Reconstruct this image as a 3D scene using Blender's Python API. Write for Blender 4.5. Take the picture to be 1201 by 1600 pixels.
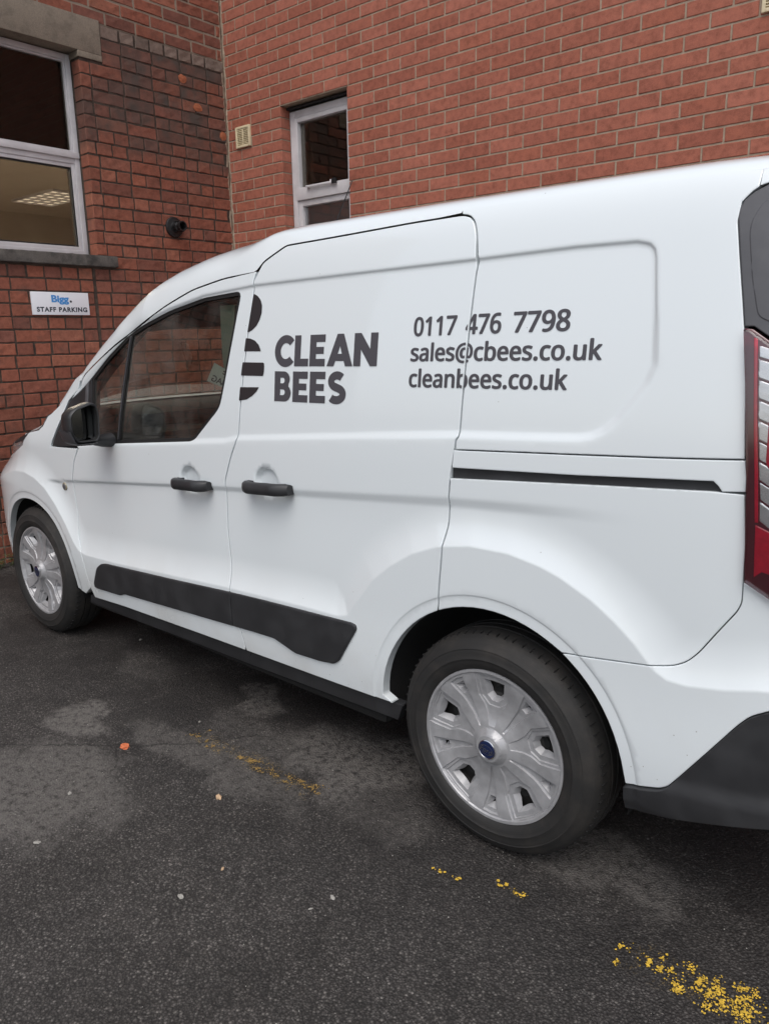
import bpy, bmesh, math, random
import numpy as np
from mathutils import Vector, Matrix
from mathutils.geometry import delaunay_2d_cdt
for o in list(bpy.data.objects): bpy.data.objects.remove(o)
scene=bpy.context.scene; COL=scene.collection
rng=random.Random(7); nrg=np.random.default_rng(7)

# ------------------------------------------------------------ camera
cam=bpy.data.cameras.new('camera'); camo=bpy.data.objects.new('camera',cam); COL.objects.link(camo)
R_=Vector((0.75215211,0.65872674,-0.01860869)); U_=Vector((-0.13362477,0.18010632,0.97452867)); F_=Vector((-0.64529964,0.73050722,-0.22348956))
CAM=Vector((1.06607,-1.59855,1.43321))
m=Matrix.Identity(4)
for i in range(3): m[i][0]=R_[i]; m[i][1]=U_[i]; m[i][2]=-F_[i]; m[i][3]=CAM[i]
camo.matrix_world=m
cam.sensor_fit='VERTICAL'; cam.sensor_height=36; cam.sensor_width=27; cam.lens=1206.03/1600*36; cam.clip_start=.05; cam.clip_end=500
scene.camera=camo
FPX=1206.03
def project(p):
    d=Vector(p)-CAM; z=d.dot(F_)
    if z<.05: return (-1e4,-1e4)
    return (600.5+FPX*d.dot(R_)/z, 800-FPX*d.dot(U_)/z)

# ------------------------------------------------------------ sky, sun, exposure
w=bpy.data.worlds.new('World'); scene.world=w; w.use_nodes=True
nt=w.node_tree; bg=nt.nodes['Background']
sky=nt.nodes.new('ShaderNodeTexSky'); sky.sky_type='NISHITA'; sky.sun_disc=False
SUN_EL,SUN_AZ=math.radians(58),math.radians(150)     # azimuth measured clockwise from +Y
sky.sun_elevation=SUN_EL; sky.sun_rotation=SUN_AZ; sky.air_density=1.0; sky.dust_density=3.0; sky.ozone_density=1.0
hs=nt.nodes.new('ShaderNodeHueSaturation'); hs.inputs['Saturation'].default_value=.50; hs.inputs['Value'].default_value=1.0
nt.links.new(sky.outputs[0],hs.inputs['Color']); nt.links.new(hs.outputs[0],bg.inputs['Color']); bg.inputs['Strength'].default_value=.12
sl=bpy.data.lights.new('sun','SUN'); sl.energy=.9; sl.angle=math.radians(50); sl.color=(1,.98,.955)
so=bpy.data.objects.new('sun',sl); COL.objects.link(so)
sd=Vector((math.sin(SUN_AZ)*math.cos(SUN_EL),math.cos(SUN_AZ)*math.cos(SUN_EL),math.sin(SUN_EL)))
so.rotation_euler=sd.to_track_quat('Z','Y').to_euler(); so.location=(3,-6,8)
vs=scene.view_settings; vs.view_transform='Standard'; vs.look='None'; vs.gamma=1; vs.use_curve_mapping=False; vs.exposure=0.52

# ------------------------------------------------------------ materials
def newmat(n):
    ma=bpy.data.materials.new(n); ma.use_nodes=True; t=ma.node_tree
    return ma,t,t.nodes['Principled BSDF']
def setp(b,**k):
    names=dict(base='Base Color',rough='Roughness',metal='Metallic',coat='Coat Weight',coatr='Coat Roughness',spec='Specular IOR Level',trans='Transmission Weight',ior='IOR',sheen='Sheen Weight')
    for a,v in k.items():
        s=b.inputs[names[a]]; s.default_value=(*v,1) if a=='base' else v
def N(t,typ,**k):
    n=t.nodes.new(typ)
    for a,v in k.items(): setattr(n,a,v)
    return n
def noise(t,vec,scale,detail=4,rough=.55):
    n=N(t,'ShaderNodeTexNoise'); n.inputs['Scale'].default_value=scale; n.inputs['Detail'].default_value=detail; n.inputs['Roughness'].default_value=rough
    if vec is not None: t.links.new(vec,n.inputs['Vector'])
    return n.outputs['Fac']
def ramp(t,fac,stops):
    r=N(t,'ShaderNodeValToRGB'); e=r.color_ramp.elements
    while len(e)<len(stops): e.new(.5)
    for i,(p,c) in enumerate(stops):
        e[i].position=p; e[i].color=(*c,1) if isinstance(c,tuple) else (c,c,c,1)
    t.links.new(fac,r.inputs['Fac']); return r.outputs['Color']
def mix(t,fac,a,b,mode='MIX'):
    n=N(t,'ShaderNodeMix',data_type='RGBA',blend_type=mode)
    for s,v in ((0,fac),(6,a),(7,b)):
        if hasattr(v,'links'): t.links.new(v,n.inputs[s])
        elif isinstance(v,tuple): n.inputs[s].default_value=(*v,1)
        elif s==0: n.inputs[0].default_value=v
        else: n.inputs[s].default_value=(v,v,v,1)
    return n.outputs[2]
def math_(t,op,a,b=None,c=None,clamp=False):
    n=N(t,'ShaderNodeMath',operation=op,use_clamp=clamp)
    for i,v in enumerate((a,b,c)):
        if v is None: continue
        if hasattr(v,'links'): t.links.new(v,n.inputs[i])
        else: n.inputs[i].default_value=v
    return n.outputs[0]
def maprange(t,v,a,b,c=0.,d=1.):
    n=N(t,'ShaderNodeMapRange',interpolation_type='SMOOTHSTEP')
    t.links.new(v,n.inputs[0])
    for i,q in enumerate((a,b,c,d)): n.inputs[i+1].default_value=q
    return n.outputs[0]
def geo(t): return N(t,'ShaderNodeNewGeometry')
def bump(t,b,h,dist,strength=1.,normal_in='Normal'):
    n=N(t,'ShaderNodeBump'); n.inputs['Distance'].default_value=dist; n.inputs['Strength'].default_value=strength
    t.links.new(h,n.inputs['Height']); t.links.new(n.outputs[0],b.inputs[normal_in]); return n
def simple(n,base,rough=.5,metal=0.,coat=0.,bumpsc=None,bumpd=.0005,var=.0,varsc=6.):
    ma,t,b=newmat(n); setp(b,base=base,rough=rough,metal=metal,coat=coat)
    g=geo(t).outputs['Position']
    if var:
        f=noise(t,g,varsc,5); c=ramp(t,f,[(.3,tuple(x*(1-var) for x in base)),(.7,tuple(min(1,x*(1+var)) for x in base))]); t.links.new(c,b.inputs['Base Color'])
    if bumpsc: bump(t,b,noise(t,g,bumpsc,3),bumpd)
    return ma
def xyz(t,v):
    s=N(t,'ShaderNodeSeparateXYZ'); t.links.new(v,s.inputs[0]); return s.outputs

def paint_mat():
    ma,t,b=newmat('white_paint'); setp(b,base=(.775,.825,.845),rough=.30,coat=1.,coatr=.03)
    p=geo(t).outputs['Position']; o=xyz(t,p)
    low=maprange(t,o[2],.75,.30); film=math_(t,'MULTIPLY',low,maprange(t,noise(t,p,3.5,6),.35,.75))
    c=mix(t,math_(t,'MULTIPLY',film,.34),(.775,.825,.845),(.50,.47,.42))
    # road spatter: small specks, denser low down
    vo=N(t,'ShaderNodeTexVoronoi'); vo.inputs['Scale'].default_value=62.; t.links.new(p,vo.inputs['Vector'])
    sp=math_(t,'LESS_THAN',vo.outputs['Distance'],.10)
    sel=math_(t,'GREATER_THAN',xyz(t,vo.outputs['Color'])[0],math_(t,'SUBTRACT',.995,math_(t,'MULTIPLY',low,.16)))
    c=mix(t,math_(t,'MULTIPLY',math_(t,'MULTIPLY',sp,sel),.55),c,(.16,.13,.10))
    t.links.new(c,b.inputs['Base Color'])
    r=math_(t,'ADD',.30,math_(t,'MULTIPLY',noise(t,p,5,5),.10)); t.links.new(r,b.inputs['Roughness'])
    t.links.new(math_(t,'ADD',.03,math_(t,'MULTIPLY',film,.3)),b.inputs['Coat Roughness'])
    return ma
def plastic_mat(n,base,rough,b2=.00035):
    ma,t,b=newmat(n); setp(b,base=base,rough=rough)
    p=geo(t).outputs['Position']
    f=maprange(t,noise(t,p,9,6),.35,.75)
    c=mix(t,math_(t,'MULTIPLY',f,.35),base,tuple(min(1,x*1.9+.012) for x in base)); t.links.new(c,b.inputs['Base Color'])
    t.links.new(math_(t,'ADD',rough-.06,math_(t,'MULTIPLY',f,.14)),b.inputs['Roughness'])
    bump(t,b,noise(t,p,900,2),b2,.5); return ma
def rubber_mat():
    ma,t,b=newmat('tyre_rubber'); setp(b,base=(.022,.021,.020),rough=.72)
    p=geo(t).outputs['Position']
    f=maprange(t,noise(t,p,14,7,.65),.40,.72)
    t.links.new(mix(t,math_(t,'MULTIPLY',f,.55),(.016,.0155,.015),(.044,.038,.033)),b.inputs['Base Color'])
    ob=N(t,'ShaderNodeTexCoord').outputs['Object']; q=xyz(t,ob); rr=math_(t,'SQRT',math_(t,'ADD',math_(t,'MULTIPLY',q[0],q[0]),math_(t,'MULTIPLY',q[2],q[2])))
    cv=N(t,'ShaderNodeCombineXYZ'); t.links.new(rr,cv.inputs[0]); rings=noise(t,cv.outputs[0],330,2)
    bump(t,b,math_(t,'ADD',math_(t,'MULTIPLY',noise(t,p,420,3),.5),rings),.0009,.6); return ma
def brick_mat(n,cols,mort=None,old=False):
    ma,t,b=newmat(n); setp(b,rough=.86,base=cols[0]); b.inputs['Specular IOR Level'].default_value=.25
    g=geo(t); p=g.outputs['Position']; o=xyz(t,p)
    oi=N(t,'ShaderNodeObjectInfo').outputs['Random']
    rnd=math_(t,'FRACT',math_(t,'ADD',math_(t,'MULTIPLY',oi,7.31),math_(t,'MULTIPLY',g.outputs['Random Per Island'],3.17)))
    st=[(i/(len(cols)-1),c) for i,c in enumerate(cols)]
    c=ramp(t,rnd,st)
    f=noise(t,p,30,6,.62)
    c=mix(t,1.,c,ramp(t,f,[(.28,(.70,.68,.66)),(.52,(1,1,1)),(.78,(1.22,1.16,1.1))]),'MULTIPLY')
    fine=noise(t,p,230,3)
    c=mix(t,1.,c,ramp(t,fine,[(.3,(.86,.86,.86)),(.7,(1.1,1.1,1.1))]),'MULTIPLY')
    if old:
        # soot in the band beside and below the top courses, and general grime
        rnd2=math_(t,'FRACT',math_(t,'MULTIPLY',rnd,13.7))
        soot=math_(t,'MULTIPLY',maprange(t,o[2],2.62,2.78),maprange(t,o[2],3.50,3.46))
        soot=math_(t,'MULTIPLY',soot,maprange(t,o[1],1.10,1.65,.45,1.))
        k=math_(t,'MULTIPLY',soot,math_(t,'ADD',maprange(t,rnd2,.15,.75,.12,.62),math_(t,'MULTIPLY',maprange(t,noise(t,p,5,5),.42,.66),.40)),clamp=True)
        c=mix(t,k,c,(.075,.060,.052))
        gr=math_(t,'MULTIPLY',maprange(t,noise(t,p,7,6,.7),.52,.72),.42); c=mix(t,gr,c,(.075,.06,.05))
        ef=math_(t,'MULTIPLY',maprange(t,noise(t,p,60,4,.7),.68,.76),maprange(t,o[2],1.4,.9)); c=mix(t,math_(t,'MULTIPLY',ef,.7),c,(.45,.42,.38))
    t.links.new(c,b.inputs['Base Color'])
    h=math_(t,'ADD',math_(t,'MULTIPLY',noise(t,p,120,5,.6),.7 if old else .35),math_(t,'MULTIPLY',noise(t,p,600,2),.15))
    bump(t,b,h,.0026 if old else .0018,.7); return ma
def mortar_mat(n,c0,c1,light=None):
    ma,t,b=newmat(n); setp(b,rough=.95,base=c0); b.inputs['Specular IOR Level'].default_value=.15
    p=geo(t).outputs['Position']; o=xyz(t,p)
    c=ramp(t,noise(t,p,22,6,.65),[(.3,c0),(.7,c1)])
    if light: 
        k=math_(t,'MAXIMUM',maprange(t,o[2],3.47,3.50),math_(t,'MULTIPLY',maprange(t,o[2],1.15,.95),maprange(t,noise(t,p,3,3),.5,.6)))
        c=mix(t,k,c,light)
    t.links.new(c,b.inputs['Base Color'])
    bump(t,b,noise(t,p,180,5,.65),.004,.8); return ma
def concrete_mat(n,base,dark,thr=(.45,.7),amt=.6):
    ma,t,b=newmat(n); setp(b,rough=.9,base=base); p=geo(t).outputs['Position']
    c=ramp(t,noise(t,p,160,4,.6),[(.3,tuple(x*.78 for x in base)),(.7,tuple(x*1.18 for x in base))])
    f=maprange(t,noise(t,p,9,7,.7),*thr); c=mix(t,math_(t,'MULTIPLY',f,amt),c,dark)
    t.links.new(c,b.inputs['Base Color']); bump(t,b,noise(t,p,260,5,.65),.002,.7); return ma
def glass_mat(n,tint,refl=1.6,rough=.0,ior=1.52,dirt=0.):
    """thin sheet: tinted straight-through light plus a fresnel reflection"""
    ma=bpy.data.materials.new(n); ma.use_nodes=True; t=ma.node_tree; t.nodes.clear()
    out=N(t,'ShaderNodeOutputMaterial'); tr=N(t,'ShaderNodeBsdfTransparent'); tr.inputs[0].default_value=(*tint,1)
    gl=N(t,'ShaderNodeBsdfGlossy'); gl.inputs['Roughness'].default_value=rough; gl.inputs[0].default_value=(1,1,1,1)
    fr=N(t,'ShaderNodeFresnel'); fr.inputs['IOR'].default_value=ior
    mx=N(t,'ShaderNodeMixShader'); t.links.new(math_(t,'MULTIPLY',fr.outputs[0],refl,clamp=True),mx.inputs[0]); t.links.new(tr.outputs[0],mx.inputs[1]); t.links.new(gl.outputs[0],mx.inputs[2])
    last=mx.outputs[0]
    if dirt:
        df=N(t,'ShaderNodeBsdfDiffuse'); df.inputs[0].default_value=(.35,.33,.30,1); m2=N(t,'ShaderNodeMixShader')
        t.links.new(math_(t,'MULTIPLY',maprange(t,noise(t,geo(t).outputs['Position'],6,6),.3,.8),dirt),m2.inputs[0]); t.links.new(last,m2.inputs[1]); t.links.new(df.outputs[0],m2.inputs[2]); last=m2.outputs[0]
    t.links.new(last,out.inputs[0]); return ma
def emit_mat(n,c,s):
    ma=bpy.data.materials.new(n); ma.use_nodes=True; t=ma.node_tree; b=t.nodes['Principled BSDF']; setp(b,base=(.8,.8,.8)); b.inputs['Emission Color'].default_value=(*c,1); b.inputs['Emission Strength'].default_value=s; return ma
def asphalt_mat():
    ma,t,b=newmat('asphalt'); p=geo(t).outputs['Position']; o=xyz(t,p)
    def vor(sc,feat='F1'):
        v=N(t,'ShaderNodeTexVoronoi',feature=feat); v.inputs['Scale'].default_value=sc; t.links.new(p,v.inputs['Vector']); return v
    v1=vor(160.); v2=vor(330.)
    stone=xyz(t,v1.outputs['Color'])[0]; st2=xyz(t,v2.outputs['Color'])[1]
    c=ramp(t,stone,[(0.,(.035,.031,.0285)),(.5,(.058,.052,.0485)),(.78,(.094,.086,.080)),(.92,(.145,.134,.125)),(1.,(.27,.25,.23))])
    c=mix(t,.38,c,ramp(t,st2,[(0.,(0.0364,0.0331,0.0312)),(.7,(0.0910,0.0832,0.0793)),(1.,(0.1950,0.1794,0.1690))]))
    gap=maprange(t,v1.outputs['Distance'],.30,.62); c=mix(t,math_(t,'MULTIPLY',gap,.66),c,(.015,.0135,.0125))
    big=noise(t,p,2.1,6,.6); c=mix(t,1.,c,ramp(t,big,[(.28,(.72,.71,.70)),(.55,(1,1,1)),(.78,(1.22,1.2,1.18))]),'MULTIPLY')
    mid=noise(t,p,11,5,.65); c=mix(t,1.,c,ramp(t,mid,[(.3,(.80,.80,.80)),(.7,(1.18,1.17,1.16))]),'MULTIPLY')
    # dried, dusty patches with ragged edges; each stays where it lies on the ground
    dusty=None
    wob=N(t,'ShaderNodeTexNoise'); wob.inputs['Scale'].default_value=5.; wob.inputs['Detail'].default_value=6; t.links.new(p,wob.inputs['Vector'])
    off=N(t,'ShaderNodeVectorMath',operation='MULTIPLY_ADD'); off.inputs[1].default_value=(.42,.42,0); off.inputs[2].default_value=(-.21,-.21,0); t.links.new(wob.outputs['Color'],off.inputs[0])
    pw=N(t,'ShaderNodeVectorMath',operation='ADD'); t.links.new(p,pw.inputs[0]); t.links.new(off.outputs[0],pw.inputs[1]); q=xyz(t,pw.outputs[0])
    for cx,cy,rx,ry,a in ((-1.62,-.33,.17,.09,.85),(-1.21,.20,.12,.10,.65),(-1.30,-.64,.34,.26,.70),(-1.05,-.16,.50,.09,.50),(-.62,.14,.30,.22,.70),(.24,.20,.26,.14,.60),(-.33,.02,.16,.16,.30),(-1.0,.02,.30,.1,.34),(-1.9,.1,.2,.1,.25),(.7,-.8,.5,.3,.18)):
        dx=math_(t,'DIVIDE',math_(t,'SUBTRACT',q[0],cx),rx); dy=math_(t,'DIVIDE',math_(t,'SUBTRACT',q[1],cy),ry)
        r2=math_(t,'ADD',math_(t,'MULTIPLY',dx,dx),math_(t,'MULTIPLY',dy,dy))
        k=maprange(t,r2,1.35,.45,0.,a); dusty=k if dusty is None else math_(t,'MAXIMUM',dusty,k)
    dusty=math_(t,'MULTIPLY',dusty,maprange(t,noise(t,p,38,5,.7),.30,.58))
    c=mix(t,dusty,c,(.155,.143,.132))
    # film of old yellow paint left on the stone tops
    for (x0,x1,yc,hw,a) in ((-1.22,-.56,-.10,.045,.50),(.06,.20,-.072,.020,.35),(.42,.86,-.068,.060,.42),(-.08,.03,-.132,.014,.30)):
        k=math_(t,'MULTIPLY',math_(t,'MULTIPLY',maprange(t,o[0],x0,x0+.08),maprange(t,o[0],x1,x1-.05)),maprange(t,math_(t,'ABSOLUTE',math_(t,'SUBTRACT',o[1],yc)),hw*1.25,hw*.6))
        k=math_(t,'MULTIPLY',k,math_(t,'MULTIPLY',maprange(t,noise(t,p,26,5,.7),.46,.60),maprange(t,v1.outputs['Distance'],.50,.30)))
        c=mix(t,math_(t,'MULTIPLY',k,a),c,(.36,.235,.06))
    # a crack with a ragged course, and a branch from it
    crack=None
    wv=math_(t,'MULTIPLY',math_(t,'SUBTRACT',noise(t,p,16,4,.7),.5),.075)
    for (x0,y0,x1,y1,wd) in ((-1.70,-.62,-1.50,-.455,.0030),(-1.50,-.455,-1.32,-.31,.0038),(-1.32,-.31,-1.16,-.17,.0036),(-1.16,-.17,-1.02,.03,.0030),(-1.36,-.35,-1.22,-.42,.0026)):
        dx,dy=x1-x0,y1-y0; L=math.hypot(dx,dy); ux,uy=dx/L,dy/L
        ax=math_(t,'SUBTRACT',o[0],x0); ay=math_(t,'SUBTRACT',o[1],y0)
        along=math_(t,'ADD',math_(t,'MULTIPLY',ax,ux),math_(t,'MULTIPLY',ay,uy)); perp=math_(t,'ADD',math_(t,'ADD',math_(t,'MULTIPLY',ax,-uy),math_(t,'MULTIPLY',ay,ux)),wv)
        k=math_(t,'MULTIPLY',maprange(t,math_(t,'ABSOLUTE',perp),wd*1.7,wd*.4),math_(t,'MULTIPLY',math_(t,'GREATER_THAN',along,-.002),math_(t,'LESS_THAN',along,L+.002)))
        crack=k if crack is None else math_(t,'MAXIMUM',crack,k)
    c=mix(t,math_(t,'MULTIPLY',crack,.75),c,(.016,.015,.014))
    # damp, oily tarmac along the van
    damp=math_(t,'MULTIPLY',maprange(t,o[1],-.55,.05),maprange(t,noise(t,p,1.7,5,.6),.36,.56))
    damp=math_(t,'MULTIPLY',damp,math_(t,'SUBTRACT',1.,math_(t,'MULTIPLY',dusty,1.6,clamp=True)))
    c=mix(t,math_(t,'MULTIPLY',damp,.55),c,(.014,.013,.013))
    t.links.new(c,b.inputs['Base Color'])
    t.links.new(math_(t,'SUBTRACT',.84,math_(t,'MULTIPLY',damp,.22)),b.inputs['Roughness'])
    b.inputs['Specular IOR Level'].default_value=.35
    h=math_(t,'ADD',math_(t,'MULTIPLY',math_(t,'SUBTRACT',1.,v1.outputs['Distance']),1.),math_(t,'ADD',math_(t,'MULTIPLY',stone,.55),math_(t,'MULTIPLY',noise(t,p,330,3),.5)))
    bump(t,b,h,.0040,.95); return ma

M=dict(paint=paint_mat(), trim=plastic_mat('black_trim',(.023,.0235,.0255),.50), seal=simple('rubber_seal',(.012,.012,.012),.6), dark=simple('unlit_void',(.008,.008,.008),.9),
 tyre=rubber_mat(), silver=simple('silver_wheel_trim',(.37,.37,.38),.42,.30,.10,var=.12,varsc=40.,bumpsc=700,bumpd=.0001), steel=simple('dirty_steel',(.035,.033,.032),.6,.4,var=.3,varsc=25.), decal=simple('charcoal_vinyl',(.072,.068,.078),.42), decal2=simple('dark_vinyl',(.030,.026,.028),.40),
 blue=simple('badge_blue',(.010,.022,.085),.2,.2,1.), chrome=simple('chrome',(.75,.75,.76),.14,1.),
 glass=glass_mat('door_glass',(.66,.72,.64),1.5,dirt=.20), wscreen=glass_mat('windscreen_glass',(.90,.92,.90),1.2), roomglass=glass_mat('room_glass',(.70,.68,.64),.5), mirror=simple('mirror_silver',(.42,.44,.44),.02,1.), lens=glass_mat('clear_lens',(.98,.98,.98),.9),
 red=simple('red_lens',(.58,.010,.040),.14,0,1.,var=.15,varsc=60.), dred=simple('dark_red_lens',(.105,.014,.024),.12,0,1.), silverrib=simple('lamp_reflector',(.74,.74,.75),.22,.75,.0,60,.0003,.10,30.), darkred2=simple('inner_red_lens',(.22,.006,.020),.10,0,1.),
 dtrim=plastic_mat('grey_pillar_plastic',(.085,.085,.092),.45), seat=simple('seat_cloth',(.030,.030,.034),.95,bumpsc=500,bumpd=.001), dash=simple('dash_plastic',(.022,.022,.024),.7,bumpsc=600,bumpd=.0004), liner=simple('light_grey_lining',(.30,.33,.29),.7), seatlight=simple('pale_headrest',(.20,.215,.21),.8),
 asphalt=asphalt_mat(), brick=brick_mat('red_brick',[(.305,.106,.070),(.352,.124,.083),(.328,.116,.078),(.385,.140,.096),(.285,.096,.064),(.338,.116,.074)]),
 obrick=brick_mat('old_red_brick',[(.205,.078,.052),(.265,.094,.060),(.230,.082,.054),(.165,.070,.052),(.290,.102,.064),(.250,.088,.058),(.205,.084,.062),(.300,.116,.074)],old=True),
 pale=brick_mat('weathered_brick',[(.150,.112,.092),(.215,.165,.138),(.175,.122,.098),(.24,.185,.155)]), mort=mortar_mat('pale_mortar',(.27,.205,.150),(.42,.335,.255)), omort=mortar_mat('sooty_mortar',(.040,.030,.025),(.095,.072,.058),(.27,.22,.17)),
 lintel=concrete_mat('lintel_concrete',(.235,.195,.150),(.11,.09,.07)), sill=concrete_mat('sill_concrete',(.105,.095,.085),(.035,.034,.032),(.38,.62),.8),
 upvc=simple('grey_white_frame',(.56,.54,.55),.42,var=.08,varsc=12.), vent=simple('cream_plastic',(.66,.56,.37),.5,var=.08,varsc=20.), sign=simple('white_sign_board',(.74,.76,.80),.35), signblue=simple('sign_blue',(.055,.26,.60),.4), signdark=simple('sign_dark',(.035,.045,.06),.4),
 yellow=simple('worn_yellow_paint',(.62,.40,.045),.75,var=.45,varsc=130.,bumpsc=300,bumpd=.001), yellow2=simple('faded_yellow_paint',(.30,.19,.055),.8,var=.3,varsc=50.),
 spall=simple('spalled_brick',(.34,.105,.048),.9,var=.25,varsc=80.,bumpsc=200,bumpd=.002), ceiling=simple('tan_ceiling',(.46,.415,.36),.8,var=.06,varsc=3.), room=simple('dark_room',(.16,.14,.125),.9), blind=simple('black_blind',(.006,.005,.005),.9), frost=simple('frosted_panel',(.36,.34,.33),.5,var=.08,varsc=4.),
 lamp=emit_mat('added_fill_louvre',(1.,.93,.82),130.), lamp2=emit_mat('dim_lamp_louvre',(1.,.86,.66),.9), paper=simple('paper',(.62,.62,.60),.8), ink=simple('ink',(.03,.03,.04),.7),  # lamp: strong glow of the added, unseen ceiling fittings; lamp2: the visible one
 leafg=simple('weed_leaf',(.055,.085,.022),.6,var=.3,varsc=90.), orange=simple('orange_brick_chip',(.62,.17,.07),.8,var=.2,varsc=200.,bumpsc=300,bumpd=.002), tan=simple('tan_chip',(.50,.34,.21),.8,var=.2,varsc=200.), white=simple('white_chip',(.34,.325,.295),.8,var=.15,varsc=200.), pipe=simple('black_flue_plastic',(.012,.012,.013),.45), fmark=simple('side_lens',(.30,.27,.20),.2,0,.8), hlens=simple('headlamp_lens',(.35,.36,.37),.15,.3,1.))

# ------------------------------------------------------------ object helpers
def link(o,parent=None,mats=None):
    COL.objects.link(o)
    if parent is not None: o.parent=parent
    return o
def mesh_obj(name,verts,faces,mat,parent=None,smooth=False,normals=None):
    me=bpy.data.meshes.new(name); me.from_pydata([tuple(v) for v in verts],[],faces)
    for q in (mat if isinstance(mat,(list,tuple)) else [mat]): me.materials.append(q)
    if smooth or normals is not None: me.shade_smooth()
    if normals is not None: me.normals_split_custom_set_from_vertices([tuple(n) for n in normals])
    me.update(); return link(bpy.data.objects.new(name,me),parent)
def bm_obj(name,bm,mat,parent=None,smooth=False,angle=None):
    me=bpy.data.meshes.new(name); bm.normal_update(); bm.to_mesh(me); bm.free()
    for q in (mat if isinstance(mat,(list,tuple)) else [mat]): me.materials.append(q)
    if angle is not None: me.shade_smooth(); me.set_sharp_from_angle(angle=math.radians(angle))
    elif smooth: me.shade_smooth()
    return link(bpy.data.objects.new(name,me),parent)
def box(bm,lo,hi,bev=0.,mx=None):
    r=bmesh.ops.create_cube(bm,size=1); vs=r['verts']
    for v in vs: v.co=Vector([(lo[i]+hi[i])/2+v.co[i]*(hi[i]-lo[i]) for i in range(3)])
    if bev:
        es=list({e for v in vs for e in v.link_edges}); r2=bmesh.ops.bevel(bm,geom=es,offset=bev,segments=2,affect='EDGES',profile=.6); vs=list({v for f in r2['faces'] for v in f.verts}|{v for v in vs if v.is_valid})
    if mx is not None:
        for v in vs: v.co=mx@v.co
    return vs
def thing(name,label,cat,loc=(0,0,0),group=None):
    o=bpy.data.objects.new(name,None); o.empty_display_size=.1; o.location=loc; COL.objects.link(o); tag(o,label,cat,group); return o
def tag(o,label,cat,group=None):
    o['label']=label; o['category']=cat
    if group: o['group']=group
    return o
def keepworld(o,parent):
    o.parent=parent; o.matrix_parent_inverse=Matrix.Translation(-parent.location) if parent else Matrix(); return o
# ------------------------------------------------------------ shape of the van side
def spline(xs,ys):
    xs=np.array(xs,float);ys=np.array(ys,float);n=len(xs);h=np.diff(xs)
    A=np.eye(n);b=np.zeros(n)
    for i in range(1,n-1):
        A[i,i-1:i+2]=h[i-1],2*(h[i-1]+h[i]),h[i];b[i]=6*((ys[i+1]-ys[i])/h[i]-(ys[i]-ys[i-1])/h[i-1])
    m=np.linalg.solve(A,b)
    def f(x):
        x=np.asarray(x,float);i=np.clip(np.searchsorted(xs,x)-1,0,n-2)
        a=(xs[i+1]-x)/h[i];c=1-a
        return a*ys[i]+c*ys[i+1]+((a**3-a)*m[i]+(c**3-c)*m[i+1])*h[i]**2/6
    return f
def sst(a,b,x):
    t=np.clip((x-a)/(b-a),0,1);return t*t*(3-2*t)
PROF=spline([0.1,.2,.26,.33,.45,.6,.8,1.0,1.15,1.3,1.45,1.6,1.68,1.72,1.75,1.78],[.11,.078,.06,.047,.036,.035,.030,.027,.030,.042,.060,.084,.101,.114,.130,.155])
def base(x,z):
    x=np.asarray(x,float);z=np.asarray(z,float)
    y=PROF(np.clip(z,.1,1.80))+np.maximum(z-1.80,0)*1.0
    t=np.clip((-2.70-x)/.80,0,.999);y=y+.56*(1-(1-t**2.2)**(1/2.2))
    t=np.clip((-1.5-x)/1.2,0,2);y=y+.12*t**2*sst(.95,1.35,z)
    d=np.clip(-2.6-x,0,1);y=y+.225*d**1.6*sst(.74,.90,z)*(1+.7*sst(.90,1.0,z))
    t=np.clip((x-.42)/.45,0,.999);y=y+.22*(1-(1-t**3)**(1/3.))
    return y
def sdist(x,z,P):
    """distance to an open polyline"""
    P=np.asarray(P,float);a=P[:-1];d=P[1:]-a;L=(d**2).sum(1)+1e-12
    px=x[:,None]-a[None,:,0];pz=z[:,None]-a[None,:,1]
    t=np.clip((px*d[:,0]+pz*d[:,1])/L,0,1)
    return np.sqrt(((px-t*d[:,0])**2+(pz-t*d[:,1])**2).min(1))
def inside(x,z,P):
    P=np.asarray(P,float);Q=np.roll(P,-1,0);r=np.zeros(len(x),bool)
    for (ax,az),(bx,bz) in zip(P,Q):
        c=((az>z)!=(bz>z))
        if az!=bz: r^=c&(x<(bx-ax)*(z-az)/(bz-az)+ax)
    return r
RECESS=[(-2.46,.961),(-2.18,.984),(-1.103,1.082),(-1.032,1.097),(-.41,1.148),(-.125,1.17),(.157,1.183),(.229,1.187),(.262,1.194),(.289,1.208),(.318,1.234),(.382,1.32),(.397,1.36),(.389,1.453),(.372,1.585),(.366,1.605),(.352,1.618),(.32,1.626),(.175,1.627),(-.094,1.62),(-.529,1.612),(-.966,1.603),(-1.05,1.597),(-1.24,1.583),(-1.44,1.547),(-1.61,1.503),(-1.72,1.467),(-1.90,1.374),(-2.06,1.281),(-2.24,1.187)]
BULGE=[(-3.6,.60),(-3.3,.68),(-3.0,.765),(-2.87,.80),(-2.77,.818),(-2.66,.822),(-2.56,.805),(-2.47,.765),(-2.39,.70),(-2.31,.615),(-2.25,.54),(-2.21,.506),(-2.15,.496),(-1.9,.505),(-1.131,.556),(-.7,.575),(-.56,.578),(-.519,.59),(-.482,.637),(-.406,.728),(-.337,.784),(-.255,.835),(-.165,.871),(-.059,.89),(.059,.89),(.151,.873),(.204,.856),(.286,.817),(.345,.777),(.393,.737),(.422,.706),(.445,.682),(.475,.667),(.52,.666),(.596,.678),(.659,.693),(.72,.70),(1.2,.71)]
RCX,RCZ=[-2.6,-2.2,-1.451,-.634,-.142,.232,.6],[.79,.83,.90,.971,1.012,1.034,1.04]
DENT=[(-1.322,.928),(-.888,.966)]
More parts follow.
